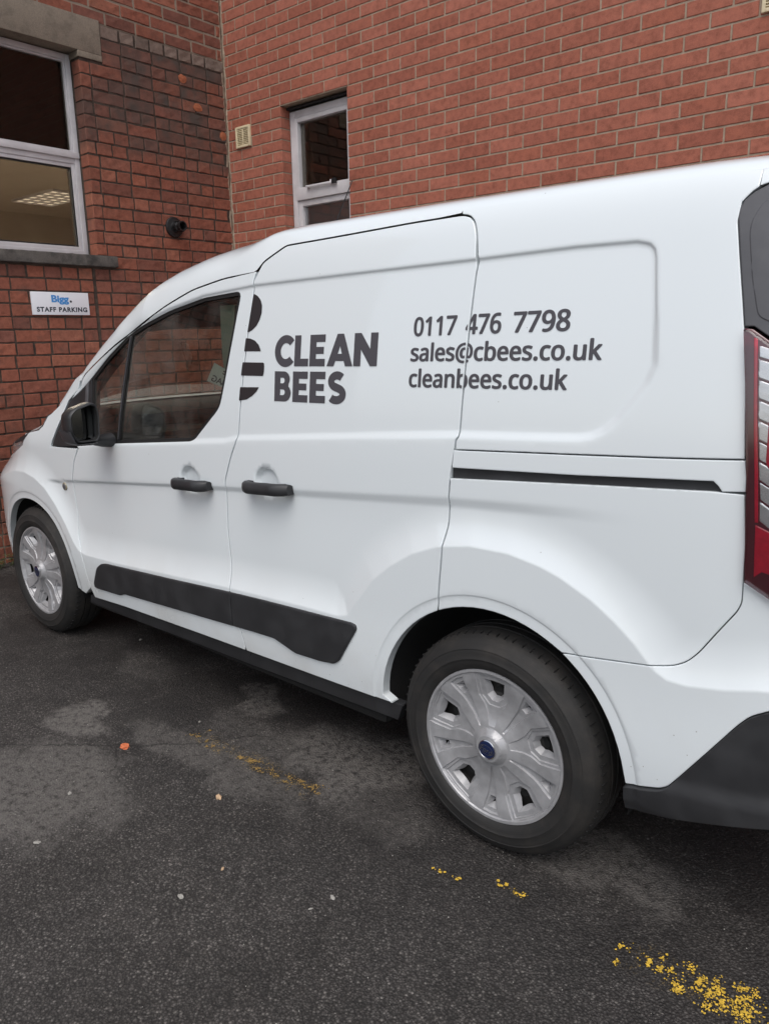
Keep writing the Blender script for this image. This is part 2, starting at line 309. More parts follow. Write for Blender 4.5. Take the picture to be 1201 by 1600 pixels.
def arch(cx,cz,r,n=40,a0=-.1,a1=3.25):
    return [(cx+r*np.cos(a),cz+r*np.sin(a)) for a in np.linspace(a0,a1,n)]
ARCHES=[]
def S(x,z):
    x=np.asarray(x,float);z=np.asarray(z,float);sh=x.shape;x=x.ravel();z=z.ravel()
    y=base(x,z)
    d=sdist(x,z,RECESS);ins=inside(x,z,RECESS);sd=np.where(ins,d,-d)
    up=sst(1.35,1.5,z);w=.026-.013*up
    y=y+.0068*sst(-w*.5,w*.5,sd-.006)*sst(-2.21,-2.13,x)
    P=np.array(BULGE);ins=inside(x,z,BULGE+[(1.2,-1),(-3.6,-1)]);d=sdist(x,z,P);t=np.where(ins,0,d)
    y=y-.022*(1-np.minimum(t/.115,1))**2
    c=np.interp(x,RCX,RCZ);bw=np.interp(x,[-2.2,-1.45,-.63,.23],[.014,.020,.034,.04])
    f=sst(0,1,(c-z)/bw)*(1-sst(.02,.30,c-bw-z))*(1-sst(-.05,.42,x))*(1-sst(0,.1,-t+.06))*sst(-2.6,-2.3,x)
    y=y+.0078*f
    for ax,az in DENT:
        r=((x-ax)/.060)**2+((z-az)/.052)**2
        y=y+.020*sst(1.,.55,r)
    for cx,cz,r in ((0,.335,.389),(-2.662,.315,.375)):
        y=y+.0026*sst(.030,.036,.066-np.abs(np.hypot(x-cx,z-cz)-r))*(z>cz-.08)
    return y.reshape(sh)
T=dict(
 gut=[(-2.1372,1.2342),(-2.1078,1.2876),(-1.9865,1.3426),(-1.8196,1.4144),(-1.6461,1.4828),(-1.4579,1.554),(-1.3051,1.6007),(-1.1266,1.6293),(-0.9608,1.6395)],
 win=[(-2.3913,0.9645),(-2.2108,1.1771),(-2.0503,1.2688),(-1.8938,1.3613),(-1.7164,1.4537),(-1.6063,1.49),(-1.4394,1.5346),(-1.2365,1.571),(-1.0321,1.5837),(-1.0628,1.4393),(-1.1012,1.2863),(-1.1289,1.1991),(-1.2272,1.1202),(-1.2828,1.0776),(-1.309,1.0689),(-1.8497,1.0195)],
 bar=[(-1.7095,1.4536),(-1.8163,1.0434)],
 bseam=[(-0.9608,1.6395),(-0.9716,1.6034),(-0.9729,1.5741),(-1.0336,1.0974),(-1.0716,1.0362),(-1.1103,0.9499),(-1.1147,0.9258),(-1.1218,0.8474),(-1.1247,0.7533),(-1.1138,0.6286),(-1.1073,0.5382),(-1.1044,0.4408),(-1.0654,0.417),(-1.0464,0.3245),(-1.0833,0.26)],
 sdtop=[(-0.9608,1.6395),(-0.9281,1.6691),(-0.8941,1.6843),(-0.8307,1.7112),(-0.613,1.7175),(-0.3314,1.7275),(-0.1661,1.7302),(-0.1411,1.7248),(-0.1207,1.7082),(-0.1086,1.6794),(-0.0951,1.6147)],
 sdr=[(-0.0951,1.6147),(-0.1004,1.5816),(-0.1147,1.1702),(-0.1217,1.1615),(-0.1291,1.1075),(-0.1367,1.067),(-0.1419,1.0145),(-0.1444,0.9656),(-0.1441,0.931),(-0.1491,0.8919),(-0.1543,0.8322),(-0.1627,0.7573),(-0.1674,0.6996)],
 silltop=[(-2.2218,0.2869),(-1.8917,0.3051),(-1.3856,0.3179),(-1.0436,0.3252),(-0.6661,0.3324),(-0.3366,0.3405)],
 sillbot=[(-2.2826,0.2175),(-1.9449,0.2387),(-1.5602,0.2521),(-1.0833,0.26),(-0.6806,0.2703),(-0.3675,0.2775)],
 mould=[(-2.0065,0.4831),(-2.0493,0.4574),(-2.0976,0.3772),(-2.0947,0.3524),(-1.8839,0.3621),(-1.8449,0.376),(-1.7268,0.3822),(-1.109,0.4147),(-0.9748,0.422),(-0.8721,0.4256),(-0.8192,0.4118),(-0.7681,0.3979),(-0.6544,0.4025),(-0.5842,0.4109),(-0.5584,0.4294),(-0.478,0.5547),(-0.4816,0.5673),(-0.4997,0.5714),(-0.6217,0.5659),(-0.903,0.5545),(-1.1031,0.544),(-1.4818,0.5189),(-1.9695,0.4899)],
 dseam=[(-2.1383,0.979),(-2.1866,0.9254),(-2.2125,0.8727),(-2.2413,0.7954),(-2.2333,0.7078),(-2.2274,0.6423),(-2.2208,0.5632),(-2.2021,0.5297),(-2.1762,0.4531),(-2.1583,0.3577),(-2.1553,0.2915)],
 slot=[(-0.132,1.0873),(0.2283,1.1045),(0.4248,1.1172),(0.5365,1.1231),(0.5468,1.1148),(0.5557,1.1023),(0.5345,1.1079),(0.2292,1.0885),(-0.1338,1.0644)],
 upseam=[(-0.1249,1.1361),(0.2253,1.1532),(0.4211,1.1632),(0.5949,1.1738)],
 loseam=[(-0.1338,1.0622),(0.2293,1.0855),(0.5348,1.1046),(0.5557,1.1023),(0.6,1.1055)],
 lampL=[(0.5218,1.6635),(0.5233,1.6421),(0.5344,1.5821),(0.5524,1.4888),(0.5624,1.4329),(0.5778,1.3244),(0.5999,1.1339),(0.6082,1.0008),(0.6127,0.9239)],
 blackwin=[(0.5721,1.7084),(0.5451,1.6947),(0.5294,1.6811),(0.5218,1.6635)],
 bmpseam=[(0.2188,0.6621),(0.3207,0.675),(0.4444,0.6922),(0.4842,0.7005),(0.5115,0.7167),(0.5335,0.7418),(0.569,0.799),(0.6038,0.8524),(0.6116,0.8732),(0.6113,0.9195)],
 bmpblk=[(0.3893,0.3685),(0.4286,0.3785),(0.4746,0.3928),(0.4922,0.4054),(0.5172,0.4408),(0.5785,0.5305),(0.6278,0.6033),(0.6517,0.6326),(0.6863,0.6528)],
 bmpbot=[(0.3887,0.3011),(0.4756,0.3208),(0.5841,0.3514),(0.7065,0.3843)],
 hoodseam=[(-2.4385,1.0997),(-2.4748,1.0545),(-2.5195,1.0313),(-2.6047,1.0168),(-2.6604,1.0066)],
 headl=[(-2.6047,1.0168),(-2.7267,0.9459),(-2.8824,0.9044),(-2.8437,0.9559)],
 bee1=[(-0.9727,1.5715),(-0.9537,1.5652),(-0.9361,1.5518),(-0.9266,1.5334),(-0.9261,1.5094),(-0.9347,1.4882),(-0.949,1.4697),(-0.9695,1.4566),(-0.993,1.4489)],
 bee2=[(-0.9994,1.4318),(-0.9762,1.4302),(-0.9506,1.4225),(-0.9314,1.4088),(-0.9194,1.3892),(-1.0054,1.3893)],
 bee3=[(-1.0113,1.354),(-0.9035,1.3535),(-0.9009,1.3434),(-0.9011,1.3265),(-0.9057,1.3109),(-1.0184,1.3108)],
 bee4=[(-1.0217,1.2722),(-0.9237,1.275),(-0.9373,1.2602),(-0.9587,1.2456),(-0.9862,1.2334),(-1.0266,1.2276)],
)
# ------------------------------------------------------------ ground
gv=[(-4.3,-40,0),(40,-40,0),(40,2.75,0),(-4.3,2.75,0)]
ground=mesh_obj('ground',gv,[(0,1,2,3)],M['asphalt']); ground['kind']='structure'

# ------------------------------------------------------------ brick buildings
TH=0.017971
CO=Vector((-4.13151,2.52435,0)); DR=Vector((math.cos(TH),math.sin(TH),0)); DL=Vector((math.sin(TH),-math.cos(TH),0)); ZZ=Vector((0,0,1))
NR=DL.copy(); NL=DR.copy()          # outward normals of the modern and of the old wall
SILH=[(-400,760),(0,760),(18,700),(28,682),(47,663),(67,653),(95,640),(133,587),(167,540),(200,500),(233,463),(267,435),(300,417),(350,397),(400,382),(540,347),(740,313),(905,290),(1140,247),(1210,249)]
def in_view(q):
    x,y=q
    if not(-12<x<1212 and -12<y<1600): return False
    return y<np.interp(x,[a for a,b in SILH],[b for a,b in SILH])+12
class Wall:
    def __init__(s,co,du,n,sign): s.co,s.du,s.n=co,du,n; s.X=du*sign       # X x inward = Z
    def P(s,u,z,d=0.): return s.co+s.du*u+ZZ*z+s.n*d
    def mat(s,u,z,d=0.,roll=0.):
        m=Matrix.Identity(4); inn=-s.n
        for i in range(3): m[i][0]=s.X[i]; m[i][1]=inn[i]; m[i][2]=ZZ[i]; m[i][3]=s.P(u,z,d)[i]
        return m@Matrix.Rotation(roll,4,'Y')
    def slab(s,bm,u0,u1,z0,z1,d0,d1):
        mx=s.mat(0,0); su=1 if s.X.dot(s.du)>0 else -1
        a,b=sorted((su*u0,su*u1)); return box(bm,(a,-d1,z0),(b,-d0,z1),0,mx)
WR=Wall(CO,DR,NR,1); WL=Wall(CO,DL,NL,-1)
_bm={}
def brick_mesh(L,H,D,var,rough,mat,tag_):
    key=(tag_,round(L,3),round(H,3),round(D,2),var)
    if key in _bm: return _bm[key]
    r=random.Random(str(key)); nx,nz=(4,2) if L>.15 else (2,2)
    if not rough: nx,nz=(2,1)
    bv=.004 if rough else .0025
    vs=[];fs=[]
    xs=[-L/2+bv]+[(-L/2+L*i/nx) for i in range(1,nx)]+[L/2-bv]; zs=[-H/2+bv]+[-H/2+H*i/nz for i in range(1,nz)]+[H/2-bv]
    j=.0020 if rough else .0007
    for zi in zs:
        for xi in xs: vs.append((xi+r.uniform(-j,j)*.8,r.uniform(-j,j)*1.0,zi+r.uniform(-j,j)*.8))
    nX=len(xs); nZ=len(zs)
    for b in range(nZ-1):
        for a in range(nX-1): i=b*nX+a; fs.append((i,i+1,i+nX+1,i+nX))
    ring=[a for a in range(nX)]+[b*nX+nX-1 for b in range(1,nZ)]+[(nZ-1)*nX+a for a in range(nX-2,-1,-1)]+[b*nX for b in range(nZ-2,0,-1)]
    n0=len(vs); K=len(ring)
    for i in ring:
        x,y,z=vs[i]; ex=bv if abs(abs(x)-L/2)<bv*1.9 else 0; ez=bv if abs(abs(z)-H/2)<bv*1.9 else 0
        vs.append((x+math.copysign(ex,x),bv*1.2,z+math.copysign(ez,z)))
    for i in ring:
        pass
    for k in range(K):
        x,y,z=vs[n0+k]; vs.append((x,D,z))
    for k in range(K):
        k2=(k+1)%K; fs.append((ring[k2],ring[k],n0+k,n0+k2)); fs.append((n0+k2,n0+k,n0+K+k,n0+K+k2))
    me=bpy.data.meshes.new('brick'); me.from_pydata(vs,[],fs); me.materials.append(mat); me.update(); _bm[key]=me; return me
def lay(wall,rows,parent,mat,rough,tag_,D=.09,limit=300):
    items=[]
    for (z0,h,iv,ov) in rows:
        for (a,b) in iv:
            u=(a+b)/2; z=z0+h/2
            q=[project(wall.P(uu,zz)) for uu,zz in ((a,z0),(b,z0),(b,z0+h),(a,z0+h))]
            c=project(wall.P(u,z)); vis=in_view(c) or any(in_view(k) and 0<=k[0]<=1201 and 0<=k[1] for k in q)
            ar=abs(sum(q[i][0]*q[(i+1)%4][1]-q[(i+1)%4][0]*q[i][1] for i in range(4)))/2 if c[0]>-9000 else 0
            items.append((ar if vis else -1,u,z,b-a,h,ov))
    items.sort(key=lambda t:-t[0])
    r=random.Random(tag_); rest=bmesh.new(); nrest=0
    for i,(ar,u,z,L,h,ov) in enumerate(items):
        Lq=round(L,3); j=.0022 if rough else .0008
        me=brick_mesh(Lq,h,D,r.randrange(4),rough,ov or mat,tag_+('p' if ov else ''))
        mx=wall.mat(u,z,.004+r.uniform(-j,j),r.uniform(-.012,.012) if rough else r.uniform(-.002,.002))
        if i<limit and ar>0:
            o=bpy.data.objects.new('brick',me); COL.objects.link(o); o.parent=parent; o.matrix_world=mx; o.matrix_basis=mx
        else:
            n0=len(rest.verts); rest.from_mesh(me); rest.verts.ensure_lookup_table()
            for k in range(n0,len(rest.verts)): v=rest.verts[k]; v.co=mx@v.co
            nrest+=1
    o=bm_obj('brickwork',rest,mat,parent); o['kind']='stuff'
def split(iv,cuts,mn=.03):
    out=[]
    for a,b in iv:
        seg=[(a,b)]
        for c0,c1 in cuts:
            s2=[]
            for x,y in seg:
                if c1<=x or c0>=y: s2.append((x,y)); continue
                if c0>x: s2.append((x,c0))
                if c1<y: s2.append((c1,y))
            seg=s2
        out+=seg
    keep=[s for s in out if s[1]-s[0]>mn]
    for s in out:                    # a sliver at an opening joins the brick next to it
        if s[1]-s[0]<=mn or s in keep and False:
            for i,k in enumerate(keep):
                if abs(k[1]-s[0])<.016: keep[i]=(k[0],s[1])
                elif abs(k[0]-s[1])<.016: keep[i]=(s[0],k[1])
    for c0,c1 in cuts:
        for i,k in enumerate(keep):
            if 0<c0-k[1]<.013: keep[i]=(k[0],c0)
            k=keep[i]
            if 0<k[0]-c1<.013: keep[i]=(c1,k[1])
    return keep

# --- modern building, right-hand wall, stretcher bond
modern=thing('brick_building','modern red brick building with pale mortar joints and a narrow window above the van','building',(0,0,0))
WIN_R=(.613,1.273,1.95,3.066)
bm=bmesh.new()
def slabs(wall,bm,u0,u1,z0,z1,op,d0,d1):
    a,b,c,d=op
    wall.slab(bm,u0,a,z0,z1,d0,d1); wall.slab(bm,b,u1,z0,z1,d0,d1); wall.slab(bm,a,b,z0,c,d0,d1); wall.slab(bm,a,b,d,z1,d0,d1)
slabs(WR,bm,0.,8.6,-.1,4.6,(WIN_R[0]-.004,WIN_R[1]+.004,WIN_R[2]-.004,WIN_R[3]+.004),-.30,0.)
mw=bm_obj('mortar_wall',bm,M['mort'],modern)
rows=[]
for k in range(-10,52):
    z1=3.816-.075*k; z0=z1-.0655
    if z0<-.05: break
    st=.057 if k%2==0 else .16; iv=[]; u=st-.225
    while u<8.4:
        a=max(u+.0048,.012); b=min(u+.225-.0048,8.4)
        if b-a>.02: iv.append((a,b))
        u+=.225
    cuts=[]
    if z1>WIN_R[2]+.01 and z0<WIN_R[3]-.01: cuts.append((WIN_R[0],WIN_R[1]))
    rows.append((z0,.0655,split(iv,cuts),None))
lay(WR,rows,mw,M['brick'],False,'modern')
# window of the modern wall
def frame_rect(wall,bm,u0,u1,z0,z1,wd,d0,d1,bev=.004):
    """four bars butted end to end"""
    mx=wall.mat(0,0); su=1 if wall.X.dot(wall.du)>0 else -1
    def bar(a,b,c,d):
        x0,x1=sorted((su*a,su*b)); box(bm,(x0,-d1,c),(x1,-d0,d),bev,mx)
    bar(u0,u0+wd,z0,z1); bar(u1-wd,u1,z0,z1); bar(u0+wd,u1-wd,z0,z0+wd); bar(u0+wd,u1-wd,z1-wd,z1)
def wbox(wall,u0,u1,z0,z1,d0,d1,bev=.0,bm=None):
    own=bm is None; bm=bm or bmesh.new(); su=1 if wall.X.dot(wall.du)>0 else -1; x0,x1=sorted((su*u0,su*u1)); box(bm,(x0,-d1,z0),(x1,-d0,z1),bev,wall.mat(0,0)); return bm
def window_part(b): 
    o=bpy.data.objects.new('window',None); COL.objects.link(o); o.parent=b; return o
wr=window_part(modern); 
bm=bmesh.new(); frame_rect(WR,bm,.616,1.270,1.953,3.040,.05,-.150,-.085); bm_obj('frame',bm,M['upvc'],wr,angle=40)
bm=bmesh.new(); frame_rect(WR,bm,.668,1.218,2.452,2.988,.030,-.140,-.078); bm_obj('sash',bm,M['upvc'],wr,angle=40)
bm=wbox(WR,.667,1.219,2.424,2.510,-.145,-.074,.004); bm_obj('transom',bm,M['upvc'],wr,angle=40)
bm=bmesh.new(); frame_rect(WR,bm,.667,1.219,2.004,2.422,.04,-.145,-.092); bm_obj('sash',bm,M['upvc'],wr,angle=40)
bm=wbox(WR,.69,1.196,2.50,2.966,-.116,-.112); bm_obj('pane',bm,M['roomglass'],wr)
bm=wbox(WR,.70,1.186,2.03,2.39,-.122,-.118); bm_obj('pane',bm,M['lens'],wr)
bm=wbox(WR,.702,1.184,2.032,2.388,-.1300,-.1245); bm_obj('frosted_panel',bm,M['frost'],wr)
bm=wbox(WR,.785,1.084,2.497,2.513,-.066,-.050,.005); box(bm,(1.03,.055,2.490),(1.084,.074,2.525),.003,WR.mat(0,0)); wbox(WR,.79,.81,2.497,2.513,-.075,-.05,0,bm); bm_obj('handle',bm,M['upvc'],wr,angle=40)
bm=wbox(WR,1.052,1.092,2.492,2.528,-.066,-.048,.003); bm_obj('catch',bm,M['pipe'],wr,angle=40)
bm=wbox(WR,.609,1.277,3.050,3.062,-.10,-.055,.002); bm_obj('head_shadow_bar',bm,M['pipe'],modern)  # dark bar standing in for the shadow under the bricks at the window head
bm=bmesh.new(); slabs(WR,bm,.40,1.6,1.8,3.3,(.62,1.265,1.96,3.03),-.32,-.30); WR.slab(bm,.3,1.7,1.7,3.4,-1.5,-1.47); WR.slab(bm,.3,.33,1.7,3.4,-1.47,-.32); WR.slab(bm,1.67,1.7,1.7,3.4,-1.47,-.32); WR.slab(bm,.33,1.67,1.7,1.73,-1.47,-.32); WR.slab(bm,.33,1.67,3.37,3.4,-1.47,-.32); bm_obj('room_lining',bm,M['room'],modern)
# corner joint: rough run of mortar
vs=[];fs=[];n=90
for i in range(n):
    z=1.2+i*(3.4/n); a=.010+rng.uniform(0,.010); b=.012+rng.uniform(0,.012); d=.008+rng.uniform(0,.006)
    for pnt in (WL.P(a+.012,z,.001),WL.P(a*.6,z,d),WR.P(.004,z,d+.006),WR.P(b+.004,z,.002)): vs.append(pnt)
for i in range(n-1):
    for k in range(3): q=4*i+k; fs.append((q,q+1,q+5,q+4))
mesh_obj('corner_mortar',vs,fs,M['mort'],modern,True)
# air vents
def vent(u0,u1,z0,z1,label):
    t=thing('air_vent',label,'air vent',WR.P((u0+u1)/2,z0,0),'cream louvred air vents in the brick wall')
    L0=t.location.copy()
    def fin(bm,n,mt):
        o=bm_obj(n,bm,mt,t,angle=35); o.matrix_parent_inverse=Matrix.Translation(-L0); return o
    bm=bmesh.new(); frame_rect(WR,bm,u0,u1,z0,z1,.017,.002,.022,.003); fin(bm,'frame',M['vent'])
    bm=wbox(WR,u0+.016,u1-.016,z0+.016,z1-.016,.002,.006); fin(bm,'backing',M['dark'])
    um=(u0+u1)/2; bm=wbox(WR,um-.004,um+.004,z0+.017,z1-.017,.007,.020,.001); fin(bm,'mullion',M['vent'])
    nsl=9; st=(z1-z0-.036)/nsl
    for i in range(nsl):
        z=z0+.018+st*(i+.5)
        for a,b in ((u0+.017,um-.004),(um+.004,u1-.017)):
            bm=bmesh.new(); x0,x1=a,b; mx=WR.mat((x0+x1)/2,z,.012)@Matrix.Rotation(math.radians(-14),4,'X'); box(bm,(-(x1-x0)/2,-.007,-.0022),((x1-x0)/2,.006,.0022),0,mx); fin(bm,'slat',M['vent'])
    return t
vent(.118,.281,2.855,3.004,'small cream plastic air vent with dark slots beside the brick corner')
vent(3.893,4.056,2.853,3.002,'cream air vent cut off by the top right edge, above the van rear')

# --- old building, left-hand wall, English bond with a rebuilt top
old=thing('old_brick_building','older sooty red brick building with stone lintel and large window on the left','building',(0,0,0))
WIN_L=(1.208,2.36,2.005,3.252)
bm=bmesh.new(); UL=6.2
WL.slab(bm,.30,WIN_L[0]-.004,-.1,3.9,-.30,0.); WL.slab(bm,WIN_L[1]+.004,UL,-.1,3.9,-.30,0.); WL.slab(bm,WIN_L[0]-.004,WIN_L[1]+.004,-.1,1.94,-.30,0.); WL.slab(bm,WIN_L[0]-.004,WIN_L[1]+.004,3.49,3.9,-.30,0.); WL.slab(bm,-.2,.30,-.1,3.9,-.30,0.); WL.slab(bm,-.2,UL,3.9,4.6,-.30,0.)
ow=bm_obj('mortar_wall',bm,M['omort'],old)
rows=[];PZ=.0823
def span(u,st,per,gap,cut):
    iv=[];x=u
    while x<UL-.3:
        a=max(x+gap/2,.014); b=x+per-gap/2
        if b-a>.03: iv.append((a,b))
        x+=per
    return iv
for k in range(-27,29):
    z0=2.168+PZ*k+.0045; h=PZ-.0085; zc=z0+h/2
    if z0<-.06: continue
    if k>=16: typ='N'
    elif k==15: typ='C'
    elif k>=8: typ='S' if k%2==0 else 'H'
    elif k==7: typ='H'
    else: typ='H' if k%2==0 else 'S'
    jit=rng.uniform(-.014,.014)
    if typ=='S': iv=span(-.06+jit,0,.2385,.0095,0)
    elif typ in 'HC': iv=span(-.06+jit,0,.1193,.0095 if typ=='H' else .013,0)
    else: iv=span(-.17+(.112 if k%2 else 0)+jit*.3,0,.232,.0115,0)
    if typ in 'SH' and k>-26:
        iv=[(a+rng.uniform(-.0025,.0025),b+rng.uniform(-.0025,.0025)) for a,b in iv]
    cuts=[]
    if 2.0<zc<3.26: cuts.append((WIN_L[0],WIN_L[1]))
    if 3.25<zc<3.505: cuts.append((1.036,2.60))
    if 1.93<zc<2.01: cuts.append((1.074,2.60))
    if .9<zc<1.93: cuts.append((1.240,1.262))
    if typ=='N': h-=.003
    rows.append((z0,h,split(iv,cuts,.04),M['pale'] if typ=='C' else None))
lay(WL,rows,ow,M['obrick'],True,'old')
bm=wbox(WL,1.240,1.262,.9,1.925,-.02,.0035); bm_obj('joint_strip',bm,M['omort'],old)
# faces of a few bricks have spalled off to bright orange
for (u_,z_,ru,rz,sd_) in ((.396,3.289,.038,.030,1),(.275,3.118,.040,.030,2),(.052,2.957,.032,.034,3)):
    r2=random.Random(sd_); bm=bmesh.new(); c_=bm.verts.new(WL.P(u_,z_,.0125)); ring=[bm.verts.new(WL.P(u_+ru*r2.uniform(.85,1.15)*math.cos(a),z_+rz*r2.uniform(.85,1.12)*math.sin(a),.0075)) for a in [2*math.pi*k/14 for k in range(14)]]
    for k in range(14): bm.faces.new((c_,ring[k],ring[(k+1)%14]))
    bm_obj('spalled_face',bm,M['spall'],ow)
# lintel with a rebated soffit over the opening, and the sill
bm=wbox(WL,1.040,2.60,3.2915,3.503,-.18,.009,.004); bm2=wbox(WL,1.040,WIN_L[0]+.006,3.253,3.291,-.18,.0085,.003,bm); wbox(WL,WIN_L[1]-.006,2.60,3.253,3.291,-.18,.0085,.003,bm); bm_obj('lintel',bm,M['lintel'],old,angle=30)
bm=bmesh.new(); su=-1
vs=[];r2=random.Random(3)
bm=wbox(WL,1.078,2.60,1.931,2.004,-.16,.045,.006)
bmesh.ops.subdivide_edges(bm,edges=[e for e in bm.edges if e.calc_length()>.5],cuts=40)
for v in bm.verts: v.co+=Vector((r2.uniform(-.002,.002),r2.uniform(-.001,.001),r2.uniform(-.0022,.0022)))
bm_obj('sill',bm,M['sill'],old,angle=40)
wl=window_part(old)
zt=3.284
bm=bmesh.new(); frame_rect(WL,bm,1.2085,2.356,2.008,zt,.036,-.165,-.108); bm_obj('frame',bm,M['upvc'],wl,angle=40)
bm=bmesh.new(); frame_rect(WL,bm,1.2445,2.320,2.678,zt-.036,.012,-.155,-.118,.002); bm_obj('sash',bm,M['upvc'],wl,angle=40)
bm=wbox(WL,1.212,2.353,2.640,2.676,-.160,-.098,.003); wbox(WL,1.2445,2.320,2.606,2.640,-.160,-.112,.003,bm); bm_obj('transom',bm,M['upvc'],wl,angle=40)
bm=bmesh.new(); frame_rect(WL,bm,1.2445,2.320,2.044,2.606,.024,-.155,-.118,.003); bm_obj('sash',bm,M['upvc'],wl,angle=40)
bm=bmesh.new(); frame_rect(WL,bm,1.269,2.296,2.068,2.582,.010,-.150,-.126,.001); bm_obj('gasket',bm,M['seal'],wl)
bm=wbox(WL,1.254,2.31,2.688,zt-.044,-.140,-.136); bm_obj('pane',bm,M['roomglass'],wl)
bm=wbox(WL,1.276,2.29,2.075,2.575,-.140,-.136); bm_obj('pane',bm,M['roomglass'],wl)
bm=wbox(WL,1.22,2.35,2.655,3.28,-.175,-.168); bm_obj('blind',bm,M['blind'],wl)
# room seen through the lower pane
bm=bmesh.new(); A,B,C,D_=-2.6,5.2,.3,3.32
WL.slab(bm,A,B,C,D_,-7.0,-6.95); WL.slab(bm,A-.05,A,C,D_,-6.95,-.305); WL.slab(bm,B,B+.05,C,D_,-6.95,-.305); WL.slab(bm,A,B,C-.05,C,-6.95,-.305); bm_obj('room_lining',bm,M['ceiling'],old)
bm=bmesh.new(); WL.slab(bm,A,B,D_,D_+.04,-6.95,-.305); bm_obj('room_ceiling',bm,M['ceiling'],old)
for (uu,dd) in ((1.3,-2.0),(3.6,-2.0),(-1.35,-5.35)):  # first two are added out of view to brighten the ceiling; third is visible
    f=bpy.data.objects.new('ceiling_light_or_fill',None); COL.objects.link(f); f.parent=old
    bm=bmesh.new()
    for i in range(4):
        for j in range(6): WL.slab(bm,uu-.28+.14*i+.02,uu-.28+.14*i+.12,D_-.022,D_-.012,dd-.55+.185*j+.03,dd-.55+.185*j+.155)
    bm_obj('tube_cell',bm,M['lamp'] if uu>0 else M['lamp2'],f)
    bm=bmesh.new()
    for i in range(5): WL.slab(bm,uu-.285+.14*i,uu-.275+.14*i,D_-.035,D_-.001,dd-.56,dd+.57)
    for j in range(7): WL.slab(bm,uu-.275,uu+.275,D_-.034,D_-.002,dd-.565+.185*j,dd-.555+.185*j)
    bm_obj('louvre',bm,M['upvc'],f)
# flue terminal
fl=thing('flue_terminal','round black plastic flue outlet on the old brick wall','flue',WL.P(.565,2.245,0)); L0=fl.location.copy()
def lathe(bm,pr,mx,seg=32,cap=True):
    rings=[]
    for r,h in pr: rings.append([bm.verts.new(mx@Vector((r*math.cos(2*math.pi*i/seg),r*math.sin(2*math.pi*i/seg),h))) for i in range(seg)])
    for a,b in zip(rings,rings[1:]):
        for i in range(seg): bm.faces.new((a[i],a[(i+1)%seg],b[(i+1)%seg],b[i]))
    if cap: bm.faces.new(rings[-1])
def axis_m(pos,d):
    return Matrix.Translation(pos)@Vector(d).to_track_quat('Z','Y').to_matrix().to_4x4()
bm=bmesh.new(); lathe(bm,[(.074,.004),(.074,.014),(.070,.020),(.040,.026),(.038,.030)],axis_m(L0,NL)); o=bm_obj('wall_plate',bm,M['pipe'],fl,angle=40); o.matrix_parent_inverse=Matrix.Translation(-L0)
bm=bmesh.new(); lathe(bm,[(.036,.02),(.036,.075),(.031,.078),(.031,.10),(.036,.102),(.036,.118),(.028,.118),(.027,.06),(.001,.06)],axis_m(L0,NL)); o=bm_obj('outlet_pipe',bm,M['pipe'],fl,angle=40); o.matrix_parent_inverse=Matrix.Translation(-L0)
for a in range(6):
    bm=bmesh.new(); q=axis_m(L0,NL)@Matrix.Rotation(a*math.pi/3,4,'Z'); box(bm,(.033,-.002,.035),(.0415,.002,.100),0,q); o=bm_obj('guard_rib',bm,M['pipe'],fl); o.matrix_parent_inverse=Matrix.Translation(-L0)
# sign
sg=thing('parking_sign','white STAFF PARKING sign on the old brick wall below the window','sign',WL.P(1.518,1.605,0)); L0=sg.location.copy()
def par(o): o.matrix_parent_inverse=Matrix.Translation(-L0); return o
par(bm_obj('board',wbox(WL,1.318,1.719,1.605,1.752,.006,.018,.002),M['sign'],sg,angle=40))
FONTS={}
def font(fn):
    if fn not in FONTS:
        try: FONTS[fn]=bpy.data.fonts.load(bpy.utils.system_resource('DATAFILES',path='fonts')+'/'+fn)
        except Exception: FONTS[fn]=None
    return FONTS[fn]
def text_tris(body,fn=None,offset=0.,spacing=1.,res=6):
    """flat triangles of a line of text: (n,2) points and faces"""
    c=bpy.data.curves.new('lettering','FONT'); c.body=body; c.fill_mode='FRONT'; c.offset=offset; c.space_character=spacing; c.resolution_u=res
    if fn and font(fn): c.font=font(fn)
    o=bpy.data.objects.new('lettering',c); COL.objects.link(o)
    dg=bpy.context.evaluated_depsgraph_get(); me=bpy.data.meshes.new_from_object(o.evaluated_get(dg))
    P=np.array([v.co[:2] for v in me.vertices]); F=[tuple(p.vertices) for p in me.polygons]
    bpy.data.objects.remove(o); bpy.data.curves.remove(c); bpy.data.meshes.remove(me)
    return P,F
def sign_text(name,body,u0,u1,z0,z1,mat,off,spacing=1.):
    P,F=text_tris(body,None,off,spacing); mn=P.min(0); mx=P.max(0)
    caph=mx[1]-mn[1]
    V=[WL.P(u1-(u1-u0)*(a-mn[0])/(mx[0]-mn[0]), z0+(z1-z0)*(b-mn[1])/caph, .0192) for a,b in P]
    return par(mesh_obj(name,V,F,mat,sg))
sign_text('lettering','Bigg',1.462,1.584,1.672,1.733,M['signblue'],.040)
bm=bmesh.new(); lathe(bm,[(.0075,.0),(.0075,.0012)],axis_m(WL.P(1.449,1.693,.0185),NL),20); par(bm_obj('full_stop',bm,M['signdark'],sg))
sign_text('lettering','STAFF PARKING',1.336,1.690,1.624,1.656,M['signdark'],.040,1.16)
